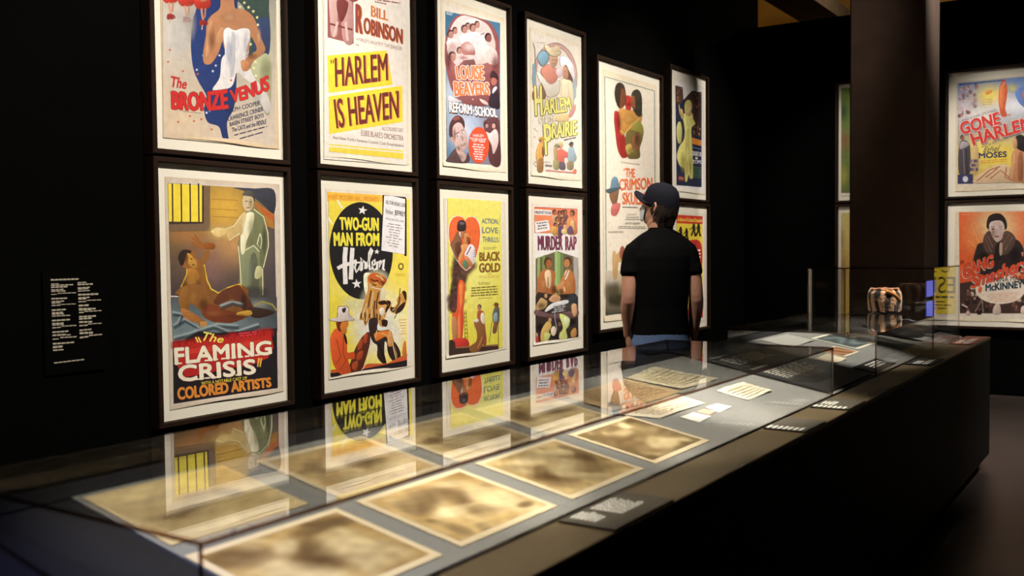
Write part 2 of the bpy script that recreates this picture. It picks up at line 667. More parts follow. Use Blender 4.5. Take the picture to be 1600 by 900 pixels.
def framed(side, u0, u1, z0, z1, label, draw, sheet, sheet_col, group='framed film posters'):
    """side 'L' or 'B'; u along the wall, z above the floor; sheet = inset left, right, top, bottom of the paper on its mat"""
    if side == 'L':
        W = lambda u, d, z: Vector((u, WALL_Y - d, z))
        n, place = (0, -1, 0), place_left
    else:
        W = lambda u, d, z: Vector((WALL_X - d, -u, z))
        n, place = (-1, 0, 0), place_back
    if side == 'L':
        u0 -= 0.032 * u0 / WALL_Y                 # strip of mat hidden from the viewer behind the near member
    z1 += 0.028                                   # the top member of the deep frame shades this strip of the mat
    root = empty('framed_poster', W((u0 + u1) / 2, -0.03, z0 - 0.03))
    tag(root, label, 'poster', group)
    org = root.location
    fw, back, front = 0.026, -0.034, 0.032
    # frame: four mitred members, with a small chamfer on the front edge
    v, f = [], []
    prof = ((0.0, back), (0.0, front - 0.004), (0.004, front), (fw - 0.004, front), (fw, front - 0.004), (fw, back))
    for (cu, cz, su, sz) in ((u0, z0, -1, -1), (u1, z0, 1, -1), (u1, z1, 1, 1), (u0, z1, -1, 1)):
        for k, d in prof:
            v.append(W(cu + su * k, d, cz + sz * k))
    K = len(prof)
    for c in range(4):
        for k in range(K):
            a, b2 = c * K + k, c * K + (k + 1) % K
            e, g = ((c + 1) % 4) * K + k, ((c + 1) % 4) * K + (k + 1) % K
            f.append((a, e, g, b2))
    link('frame', v, f, M['frame'], root, origin=org)
    mb = MB()
    A, B = W(u0, -0.034, z0), W(u1, 0.0, z1)
    mb.box((min(A.x, B.x), min(A.y, B.y), A.z), (max(A.x, B.x), max(A.y, B.y), B.z))
    mb.build('mat_board', M['mat'], root, origin=org)
    art = Art(place, n)
    # paper: slightly curled foot
    l, r, t, bt = sheet
    t += 0.028
    if side == 'L':
        l += 0.032 * u0 / WALL_Y
    su0, su1, sz0, sz1 = u0 + l, u1 - r, z0 + bt, z1 - t
    nx, ny = 14, 66
    rnd = random.Random(int(u0 * 100))
    ph = rnd.random() * 6
    pts, cl = [], []
    c0 = lin(sheet_col)
    for j in range(ny + 1):
        for i in range(nx + 1):
            fu, fv = i / nx, j / ny
            lift = 0.0018 + max(0.0, 0.03 - fv) / 0.03 * (0.004 + 0.003 * math.sin(ph + 5 * fu))
            zz = sz0 + fv * (sz1 - sz0) + (0.004 * math.sin(ph + 7 * fu) if j == 0 else 0)
            pts.append(W(su0 + fu * (su1 - su0), lift, zz))
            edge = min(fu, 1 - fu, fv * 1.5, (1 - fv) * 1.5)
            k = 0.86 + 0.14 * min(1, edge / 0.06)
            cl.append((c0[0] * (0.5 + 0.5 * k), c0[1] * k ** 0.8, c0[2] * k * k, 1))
    fs = [(j * (nx + 1) + i, j * (nx + 1) + i + 1, (j + 1) * (nx + 1) + i + 1, (j + 1) * (nx + 1) + i) for j in range(ny) for i in range(nx)]
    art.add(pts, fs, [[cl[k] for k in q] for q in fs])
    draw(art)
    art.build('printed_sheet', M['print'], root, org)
    g = [W(u0, 0.030, z0), W(u1, 0.030, z0), W(u1, 0.030, z1), W(u0, 0.030, z1)]
    link('glazing', g, [(0, 1, 2, 3)], M['glaze'], root, origin=org)
    return root


# ------------------------------------------------------------------ long display table
TX0, TX1, TY0, TY1 = 0.55, 7.169, 0.972, 2.02
table = empty('display_table', ((TX0 + TX1) / 2, (TY0 + TY1) / 2, 0))
tag(table, 'long black display table carrying three glass cases', 'table')
torg = table.location
MB().box((TX0, TY0 + 0.004, 0.072), (TX1, TY1 - 0.004, 0.832)).build('body', M['black'], table, torg, 0.002)
MB().box((TX0 + 0.06, TY0 + 0.055, 0.0), (TX1 - 0.06, TY1 - 0.055, 0.073)).build('toe_kick', M['black'], table, torg)
b = MB()
b.box((TX0, TY0, 0.832), (TX1, 1.122, 0.85))
b.build('rim', M['rim'], table, torg, 0.0015)
MB().box((TX0, 1.868, 0.832), (TX1, TY1, 0.85)).build('rear_rim', M['black'], table, torg, 0.0015)
DX0, DX1 = 1.118, 7.10
b = MB()
y0, y1 = 1.134, 1.788
b.hexa([(DX0, y0, .832), (DX1, y0, .832), (DX1, y1, .832), (DX0, y1, .832), (DX0, y0, deck_z(y0)), (DX1, y0, deck_z(y0)), (DX1, y1, deck_z(y1)), (DX0, y1, deck_z(y1))])
b.build('sloping_deck', M['deck'], table, torg)
b = MB()
b.hexa([(.75, y0, .832), (DX0 - .002, y0, .832), (DX0 - .002, y1, .832), (.75, y1, .832), (.75, y0, deck_z(y0) - .004), (DX0 - .002, y0, deck_z(y0) - .004), (DX0 - .002, y1, deck_z(y1) - .004), (.75, y1, deck_z(y1) - .004)])
b.build('end_board', M['cloth_and_shade'], table, torg)
y2, y3 = 1.790, 1.858
b = MB()
b.hexa([(.75, y2, .832), (DX1, y2, .832), (DX1, y3, .832), (.75, y3, .832), (.75, y2, deck_z(y2) - .001), (DX1, y2, deck_z(y2) - .001), (DX1, y3, deck_z(y3) - .001), (.75, y3, deck_z(y3) - .001)])
b.build('rear_shade_strip', M['cloth_and_shade'], table, torg)  # dark strip stands in for the shade behind the back row


def pane(p0, p1, z00, z01, zt, name, root, thick, nrm):
    """upright sheet from p0 to p1 (plan points): foot heights z00, z01, level top zt, thickness along nrm"""
    t = Vector((nrm[0], nrm[1], 0)) * thick
    a, c = Vector((*p0, 0)), Vector((*p1, 0))
    z = lambda v, h: Vector((v.x, v.y, h))
    pts = [z(a, z00), z(c, z01), z(c + t, z01), z(a + t, z00), z(a, zt), z(c, zt), z(c + t, zt), z(a + t, zt)]
    MB().hexa(pts, (1, 1, 0, 1, 0, 1)).build(name, [M['case'], M['edge']], root, root.location)


def case(x0, x1, zt, label):
    g0, g1, t = 1.128, 1.865, 0.008
    root = empty('glass_case', ((x0 + x1) / 2, (g0 + g1) / 2, 0.85))
    tag(root, label, 'display case', 'glass cases on the long table')
    pane((x0, g0), (x1, g0), 0.850, 0.850, zt - t, 'front_pane', root, t, (0, 1))
    pane((x1, g1), (x0, g1), 0.851, 0.851, zt - t, 'back_pane', root, t, (0, -1))
    e = 0.003
    pane((x0, g1 - t), (x0, g0 + t), deck_z(g1) + e, deck_z(g0) + e, zt - t, 'end_pane', root, t, (1, 0))
    pane((x1, g0 + t), (x1, g1 - t), deck_z(g0) + e, deck_z(g1) + e, zt - t, 'end_pane', root, t, (-1, 0))
    o = root.location
    MB().hexa([(x0, g0, zt - t), (x1, g0, zt - t), (x1, g1, zt - t), (x0, g1, zt - t), (x0, g0, zt), (x1, g0, zt), (x1, g1, zt), (x0, g1, zt)], (0, 0, 1, 1, 1, 1)).build('top_pane', [M['case'], M['edge']], root, o)
    return root


case(0.901, 4.047, 1.046, 'longest low glass case, over sepia photographs and letters')
case(4.759, 6.098, 1.046, 'short low glass case between the long case and the tall case with the hat')
case(6.109, 6.95, 1.327, 'tall clear glass case with a striped hat and black shoes inside')
# ------------------------------------------------------------------ poster artwork, one function per sheet
CREAM = (232, 220, 192)
WHITE = (238, 232, 215)
SKIN = (186, 122, 78)
DSKIN = (120, 72, 42)


def art_showgirl(A):
    A.crop(230, 0, 3.461)
    A.grad([(78, -420), (700, -420), (686, 800), (84, 744)], [(190, 185, 165), (120, 130, 110), (206, 190, 160), (214, 190, 150)],
           [(150, 200, 110, 170, (205, 198, 175), 0.9), (600, 300, 60, 140, (196, 190, 150), 0.8), (200, 640, 110, 80, (220, 196, 152), .7)])
    A.sm([(330, -300), (270, 20), (245, 110), (234, 230), (245, 360), (275, 440), (318, 520), (305, 590), (325, 660), (385, 685), (408, 752), (436, 758), (428, 660), (470, 560), (480, 300), (470, -200)], (42, 62, 112))
    A.sm([(490, -300), (640, -120), (655, 60), (660, 160), (655, 270), (625, 340), (580, 400), (545, 330), (560, 150), (520, 40), (470, -40)], (62, 82, 70))
    A.sm([(590, 120), (655, 110), (657, 280), (610, 340), (570, 300)], (52, 66, 96))
    A.sm([(560, 350), (655, 300), (664, 560), (640, 620), (580, 480)], (176, 176, 128))
    rnd = random.Random(3)
    for x, y in ((525, 15), (545, 40), (500, 38), (570, 62), (590, 95), (598, 135), (560, 240), (575, 290), (555, 310), (585, 335), (570, 368), (585, 410), (530, -40)):
        A.star(x + rnd.uniform(-4, 4), y, 11, (236, 228, 160))
    for x, y in ((388, 300), (352, 385), (368, 355), (265, 378), (318, 610), (335, 600), (300, 300)):
        A.star(x, y, 9, (210, 215, 215))
    # white strapless gown and figure
    A.sm([(412, 300), (390, 420), (352, 488), (450, 470), (480, 395), (520, 420), (570, 470), (640, 610), (664, 570), (640, 500), (590, 440), (552, 370), (530, 300)], (226, 220, 200))
    A.sm([(398, -70), (392, 40), (350, 80), (322, 120), (314, 200), (300, 285), (305, 340), (340, 345), (380, 290), (405, 225), (425, 270), (540, 280), (548, 190), (590, 260), (560, 300), (515, 325), (505, 365), (540, 382), (572, 330), (622, 292), (634, 258), (605, 190), (575, 100), (525, 55), (470, 40), (462, -70)], (198, 138, 90))
    A.sm([(330, 140), (345, 110), (352, 190), (330, 290), (312, 300)], (222, 164, 112))
    A.sm([(395, 150), (415, 160), (410, 215), (385, 235), (372, 200)], (216, 160, 108))
    A.sm([(410, 200), (414, 165), (435, 150), (470, 166), (505, 155), (545, 158), (552, 195), (530, 290), (520, 420), (490, 390), (440, 430), (400, 400), (418, 290)], (236, 230, 212))
    A.sm([(455, 185), (470, 190), (470, 340), (450, 420), (445, 300)], (204, 202, 190))
    A.sm([(505, 330), (545, 335), (548, 375), (515, 382)], (200, 136, 86))
    A.ell(432, -95, 78, 100, (60, 40, 34))
    A.ell(430, -75, 54, 84, (198, 138, 90))
    A.ell(430, -32, 16, 6, (170, 60, 50))
    # row of dancers in red
    for x, y in ((125, 5), (212, 22), (300, 38)):
        A.sm([(x - 46, y - 40), (x + 30, y - 40), (x + 38, y - 5), (x + 10, y + 12), (x - 35, y + 6)], (196, 58, 40))
        A.line([(x - 10, y + 8), (x - 6, y + 45), (x + 2, y + 80)], 11, (206, 150, 112))
        A.line([(x + 12, y + 8), (x + 8, y + 60)], 9, (190, 130, 96))
        A.sm([(x - 16, y + 72), (x + 14, y + 76), (x + 22, y + 95), (x - 18, y + 100)], (150, 48, 40))
        A.line([(x - 4, y + 98), (x - 8, y + 124)], 6, (200, 170, 150))
        A.ell(x, y - 60, 30, 32, (190, 130, 90))
    for x, y in ((120, 270), (110, 335), (190, 385), (228, 628), (165, 660), (250, 655), (290, 645), (345, 700), (270, 400), (450, 435)):
        A.ell(x, y, 6, 6, (204, 100, 62), n=10)
    A.softs([(345, 210, 26, 80, (140, 86, 54), .5), (440, 95, 60, 34, (228, 176, 124), .6), (600, 200, 16, 60, (230, 180, 132), .6), (560, 305, 40, 20, (150, 92, 58), .5),
             (440, 280, 26, 100, (196, 198, 196), .6), (530, 240, 18, 80, (200, 202, 200), .5), (480, 230, 22, 70, (250, 246, 232), .6), (590, 520, 30, 70, (200, 196, 170), .6),
             (270, 260, 40, 120, (60, 84, 140), .5), (350, 560, 40, 90, (56, 78, 130), .6), (230, 130, 40, 110, (196, 190, 168), .5), (640, 380, 40, 80, (150, 152, 104), .5), (180, 180, 60, 150, (226, 220, 200), .6)])
    red, dk = (206, 46, 40), (96, 24, 30)
    A.text('The', [(126, 412), (212, 430), (208, 482), (130, 470)], red, 0.03, 0.25, (0.025, dk))
    A.text('BRONZE', [(130, 496), (426, 486), (432, 585), (133, 588)], red, 0.10, 0.0, (0.03, dk), arch=-10)
    A.text('VENUS', [(444, 492), (650, 408), (656, 486), (456, 556)], red, 0.10, 0.0, (0.03, dk), arch=-6)
    nv = (34, 40, 74)
    A.text('RALPH COOPER', [(426, 592), (606, 544), (608, 568), (428, 612)], nv, 0.03)
    A.text('LAWRENCE CRINER', [(433, 632), (622, 576), (624, 600), (436, 656)], nv, 0.03)
    A.text('BASIN STREET BOYS', [(442, 662), (626, 612), (628, 634), (445, 684)], nv, 0.03)
    A.text('The CATS and the FIDDLE', [(454, 692), (640, 644), (642, 668), (457, 714)], nv, 0.03, 0.15)
    A.lines([(462, 730), (648, 680), (650, 690), (465, 740)], 1, nv, 0.5, 4, wordlen=.2)
    A.lines([(488, 750), (628, 710), (630, 720), (490, 760)], 1, nv, 0.5, 5, wordlen=.2)
    A.lines([(180, 598), (300, 612), (300, 618), (180, 604)], 1, (150, 130, 110), 0.8, 6)


def art_ghost(A):
    A.crop(240, 260, 4.5)
    A.grad([(96, 118), (842, 164), (858, 920), (120, 905)], [(150, 118, 60), (70, 66, 62), (74, 66, 62), (70, 60, 58)],
           [(500, 300, 190, 210, (214, 168, 62), 1.0), (560, 560, 160, 130, (206, 152, 88), .7), (230, 480, 130, 70, (176, 118, 62), .8), (380, 700, 130, 160, (150, 108, 92), .6), (800, 600, 60, 200, (96, 84, 76), .6)])
    A.sm([(560, 152), (640, 175), (760, 262), (842, 330), (842, 168), (700, 156)], (62, 62, 66))
    A.poly([(700, 245), (840, 335), (842, 440), (790, 420)], (170, 116, 48))
    A.poly([(700, 252), (770, 330), (842, 392), (842, 350)], (186, 92, 42))
    # barred window
    A.poly([(98, 118), (388, 138), (390, 450), (108, 452)], (120, 96, 66))
    A.poly([(98, 118), (350, 134), (350, 402), (106, 408)], (70, 54, 40))
    A.poly([(98, 120), (336, 134), (336, 390), (104, 388)], (240, 214, 62))
    for x in (128, 190, 252, 312):
        A.poly([(x - 5, 120), (x + 5, 120), (x + 8, 396), (x - 2, 396)], (58, 42, 36))
    A.line([(390, 138), (394, 452), (108, 456)], 4, (84, 64, 46))
    # standing pale figure in evening dress
    A.sm([(640, 320), (700, 300), (770, 355), (800, 470), (806, 560), (770, 710), (762, 905), (610, 905), (600, 700), (592, 560), (610, 430)], (116, 118, 76))
    A.sm([(610, 470), (650, 560), (720, 560), (745, 640), (740, 905), (625, 905), (602, 640)], (132, 136, 92))
    A.sm([(660, 900), (680, 640), (720, 640), (735, 900)], (96, 98, 72))
    A.sm([(640, 340), (700, 330), (690, 430), (650, 520), (632, 610), (610, 600), (612, 450)], (236, 226, 176))
    A.sm([(400, 455), (440, 432), (500, 440), (560, 415), (610, 340), (645, 330), (620, 470), (570, 490), (530, 520), (510, 470), (470, 490), (430, 490)], (214, 184, 112))
    A.sm([(400, 458), (445, 438), (500, 450), (500, 476), (455, 496), (440, 478)], (240, 214, 140))
    A.ell(660, 250, 40, 66, (206, 184, 134))
    A.sm([(622, 200), (650, 172), (690, 180), (706, 220), (704, 250), (690, 215), (640, 205)], (84, 80, 66))
    A.ell(648, 246, 9, 4, (100, 84, 60)); A.ell(676, 250, 9, 4, (100, 84, 60)); A.ell(662, 290, 13, 4, (140, 96, 70))
    lg = (226, 222, 170)
    for p in ([(700, 300), (770, 355), (800, 470), (804, 560), (768, 712)], [(745, 470), (724, 545), (748, 580), (758, 520), (745, 470)], [(610, 350), (560, 420), (500, 440), (440, 432), (402, 458)],
              [(592, 560), (604, 700), (616, 905)], [(762, 720), (764, 905)], [(640, 590), (700, 556), (740, 600)], [(515, 475), (528, 520), (600, 470)]):
        A.line(p, 6, lg)
    A.sm([(722, 705), (756, 712), (755, 770), (722, 792), (706, 770)], (190, 186, 128))
    A.softs([(470, 462, 120, 70, (244, 214, 130), .45), (690, 440, 40, 120, (150, 150, 104), .5), (775, 520, 22, 120, (84, 90, 62), .6), (660, 760, 36, 150, (156, 164, 124), .5),
             (690, 890, 130, 60, (78, 72, 66), .75), (680, 260, 20, 50, (160, 140, 100), .5), (640, 440, 30, 120, (250, 244, 206), .5)])
    for y in (230, 300, 352):
        A.glow([(404, y), (500, y + 4), (590, y + 10)], 5, (190, 144, 54), .5)
    # reclining man, upper half
    A.sm([(225, 760), (250, 690), (330, 650), (350, 600), (385, 590), (385, 640), (350, 700), (370, 800), (390, 860), (450, 890), (520, 850), (600, 826), (640, 900), (180, 905), (185, 850)], (142, 92, 40))
    A.line([(180, 900), (190, 845), (228, 762), (232, 700)], 7, (226, 190, 62))
    A.line([(352, 690), (372, 800), (400, 862), (452, 890), (520, 852), (600, 828), (630, 870)], 9, (228, 194, 62))
    A.sm([(470, 880), (540, 850), (600, 836), (640, 905), (470, 908)], (104, 56, 34))
    A.ell(240, 650, 66, 70, (150, 96, 46))
    A.sm([(170, 640), (190, 596), (230, 586), (262, 600), (225, 630), (205, 690), (185, 690)], (52, 38, 30))
    A.sm([(235, 610), (275, 640), (300, 680), (295, 720), (255, 700), (235, 660)], (196, 142, 58))
    A.ell(262, 650, 8, 4, (60, 40, 26)); A.ell(276, 692, 9, 5, (80, 50, 30))
    A.sm([(240, 720), (300, 730), (320, 780), (300, 800), (240, 780)], (176, 118, 48))
    A.sm([(345, 560), (372, 536), (420, 545), (428, 572), (400, 584), (360, 578)], (148, 84, 34))
    for p in ([(355, 560), (320, 530), (285, 482)], [(350, 562), (310, 530), (262, 500)], [(346, 565), (300, 545), (262, 530)], [(348, 570), (310, 560), (272, 560)], [(352, 572), (330, 580), (304, 596)]):
        A.line(p, 13, (156, 94, 40))
    A.softs([(262, 810, 60, 70, (198, 142, 62), .6), (350, 760, 22, 90, (180, 124, 54), .5), (215, 850, 26, 70, (96, 60, 30), .5), (310, 850, 26, 60, (104, 66, 32), .5), (560, 880, 70, 30, (146, 84, 44), .5), (225, 640, 26, 40, (110, 66, 34), .5), (285, 670, 20, 30, (220, 170, 86), .5)])
    A.crop(240, 450, 4.287)
    A.grad([(112, 60), (822, 60), (826, 290), (128, 380)], [(84, 92, 88), (70, 66, 62), (70, 78, 76), (120, 138, 132)], [(420, 240, 240, 40, (126, 142, 136), .7), (700, 110, 60, 26, (150, 152, 130), .7)])
    A.sm([(172, 0), (330, -20), (360, 60), (390, 40), (480, 60), (560, 20), (598, 0), (660, 130), (640, 180), (560, 220), (450, 240), (340, 200), (310, 150), (240, 100), (190, 120)], (132, 84, 38))
    A.sm([(470, 10), (560, 0), (600, 20), (668, 145), (620, 170), (570, 100), (520, 70), (440, 110), (400, 90)], (96, 52, 32))
    A.sm([(320, 150), (380, 110), (480, 150), (600, 180), (560, 220), (450, 235), (350, 200)], (118, 58, 32))
    A.sm([(190, 0), (232, -10), (240, 60), (230, 140), (180, 140), (165, 70)], (150, 100, 42))
    A.sm([(180, 140), (230, 150), (330, 215), (355, 240), (320, 270), (290, 235), (200, 205)], (168, 106, 48))
    for dx in (0, 12, 24, 36):
        A.line([(312 + dx, 225), (316 + dx, 270 - dx * .3)], 8, (196, 150, 84))
    A.sm([(640, 130), (780, 150), (800, 170), (700, 200), (640, 180)], (58, 40, 30))
    A.sm([(560, 165), (640, 150), (650, 180), (560, 185)], (196, 150, 54))
    A.line([(670, 120), (720, 90), (790, 110), (820, 150)], 10, (160, 140, 60))
    for p in ([(125, 250), (200, 205), (300, 262), (200, 330)], [(130, 330), (240, 300), (420, 240), (560, 250)], [(400, 250), (520, 300), (700, 240)], [(120, 160), (180, 170), (160, 230)], [(440, 120), (520, 90), (600, 110)]):
        A.glow(p, 14, (172, 186, 174), .8)
        A.glow([(x + 8, y + 18) for x, y in p], 16, (62, 74, 72), .7)
    A.softs([(400, 170, 90, 30, (170, 98, 54), .6), (560, 190, 80, 22, (110, 60, 36), .6), (520, 60, 60, 40, (130, 76, 44), .5), (260, 60, 40, 60, (190, 134, 60), .5), (330, 110, 40, 50, (90, 54, 30), .5), (600, 90, 26, 70, (60, 40, 30), .6), (240, 180, 50, 18, (200, 144, 74), .5)])
    # dark title field with flame edges
    A.poly([(126, 360), (200, 350), (300, 290), (420, 300), (560, 290), (700, 285), (822, 268), (828, 668), (132, 772)], (36, 30, 32))
    rnd = random.Random(5)
    fl = [(130, 420)]
    for i in range(27):
        x = 135 + i * 24.5
        y = 395 - (x - 135) * 0.125
        fl.append((x, y - rnd.uniform(10, 26)))
        fl.append((x + 12, y + rnd.uniform(-6, 10)))
    fl += [(800, 400), (760, 470), (640, 520), (180, 560), (140, 500)]
    for k in range(14):
        A.soft(150 + k * 47, 385 - k * 6 + rnd.uniform(-8, 8), 52, 44, (196, 44, 36), .85)
    A.poly(fl, (186, 44, 34))
    A.poly([(190, 520), (300, 505), (480, 480), (680, 460), (690, 500), (400, 560), (200, 600)], (180, 40, 34))
    A.poly([(140, 425), (300, 400), (700, 348), (780, 345), (780, 380), (600, 400), (150, 450)], (206, 60, 40))
    A.lines([(562, 300), (694, 288), (698, 318), (566, 332)], 2, (206, 60, 66), .6, 8, wordlen=.4)
    yl = (240, 224, 92)
    A.text('The', [(330, 292), (466, 322), (462, 368), (322, 352)], yl, 0.04, 0.3)
    for x in (272, 290):
        A.poly([(x, 330), (x + 9, 328), (x + 26, 362), (x + 19, 368)], yl)
    for x in (700, 716):
        A.poly([(x - 4, 470), (x + 8, 468), (x - 4, 530), (x - 12, 528)], (232, 180, 70))
    cr, dk = (244, 232, 190), (92, 22, 22)
    A.text('FLAMING', [(136, 404), (780, 356), (784, 442), (142, 512)], cr, 0.09, 0, (0.03, dk))
    A.text('CRISIS', [(160, 522), (672, 478), (678, 572), (166, 628)], cr, 0.09, 0, (0.03, dk))
    # slab serifs of the title letters
    for x, y in ((170, 508), (256, 500), (292, 496), (352, 488), (412, 482), (464, 476), (532, 470), (578, 465), (622, 460), (690, 452)):
        A.poly([(x - 16, y - 7), (x + 16, y - 10), (x + 16, y), (x - 16, y + 3)], cr)
    for x, y in ((290, 614), (355, 606), (412, 601), (562, 585)):
        A.poly([(x - 18, y - 7), (x + 18, y - 10), (x + 18, y), (x - 18, y + 3)], cr)
    A.text('WITH A NOTABLE CAST OF', [(314, 628), (620, 592), (622, 612), (316, 650)], (236, 206, 70), 0.03)
    A.text('COLORED ARTISTS', [(155, 670), (778, 600), (782, 660), (160, 748)], (222, 140, 52), 0.10)


def art_dancer(A):
    A.crop(480, 0, 3.2167)
    A.grad([(82, -420), (500, -330), (494, 830), (82, 800)], [(232, 222, 196)] * 4)
    A.poly([(98, -260), (228, -232), (231, 222), (100, 188)], (146, 84, 74))
    A.sm([(108, -60), (150, -80), (170, 0), (150, 80), (150, 170), (120, 180), (112, 90)], (198, 160, 142))
    A.sm([(170, -20), (222, 0), (226, 210), (180, 204), (170, 100)], (186, 140, 126))
    A.sm([(150, 0), (200, 10), (196, 60), (170, 110), (150, 60)], (116, 52, 48))
    A.line([(110, 120), (225, 150)], 10, (120, 60, 54))
    A.line([(130, 186), (150, 110)], 12, (212, 176, 158))
    A.line([(200, 205), (190, 110)], 12, (212, 176, 158))
    A.ell(232, -6, 24, 16, (132, 70, 64))
    A.head(170, -150, 34, (190, 130, 110), (90, 40, 38))
    A.lines([(335, 5), (398, 18), (398, 28), (335, 15)], 1, (150, 110, 96), .7, 3)
    A.lines([(250, -20), (470, 14), (470, 24), (250, -8)], 1, (150, 110, 96), .7, 4)
    mr, og = (140, 66, 52), (214, 130, 66)
    A.text('BILL', [(322, 30), (405, 60), (405, 106), (322, 84)], og, 0.02, drop=(-3, -2, mr))
    A.text('R', [(243, 22), (275, 32), (272, 168), (243, 160)], mr, 0.05, drop=(4, 3, og))
    A.text('OBINSON', [(282, 86), (474, 148), (474, 220), (282, 166)], mr, 0.05, drop=(4, 3, og))
    A.text("WORLD'S GREATEST TAP DANCER", [(243, 188), (474, 236), (474, 256), (243, 203)], (150, 104, 96), 0.0)
    A.lines([(240, 222), (258, 226), (258, 232), (240, 228)], 1, (150, 110, 96), .7, 9)
    yl = (238, 212, 58)
    A.poly([(98, 280), (395, 254), (427, 426), (105, 467)], yl)
    A.poly([(105, 485), (475, 431), (478, 612), (108, 674)], yl)
    dm = (112, 50, 42)
    A.text('HARLEM', [(136, 292), (398, 270), (402, 402), (140, 436)], dm, 0.025, drop=(5, 2, (232, 150, 70)))
    A.text('"', [(114, 302), (132, 300), (132, 322), (116, 324)], dm, 0.02)
    A.text('IS HEAVEN', [(130, 500), (455, 456), (456, 592), (146, 646)], dm, 0.025, drop=(5, 2, (232, 150, 70)))
    A.text('"', [(440, 458), (455, 456), (455, 474), (442, 476)], dm, 0.0)
    A.text('ALL COLORED CAST', [(372, 636), (480, 646), (480, 664), (372, 654)], (150, 104, 96), 0.0)
    A.text("EUBIE BLAKE'S ORCHESTRA", [(268, 652), (481, 682), (481, 708), (268, 682)], (136, 84, 78), 0.0)
    A.text("And New York's Famous Cotton Club Entertainers", [(125, 682), (481, 724), (481, 740), (125, 698)], (110, 64, 60), 0.02)
    A.poly([(108, 723), (480, 757), (480, 763), (108, 729)], yl)
    A.poly([(108, 738), (480, 770), (480, 800), (108, 762)], (232, 206, 70))


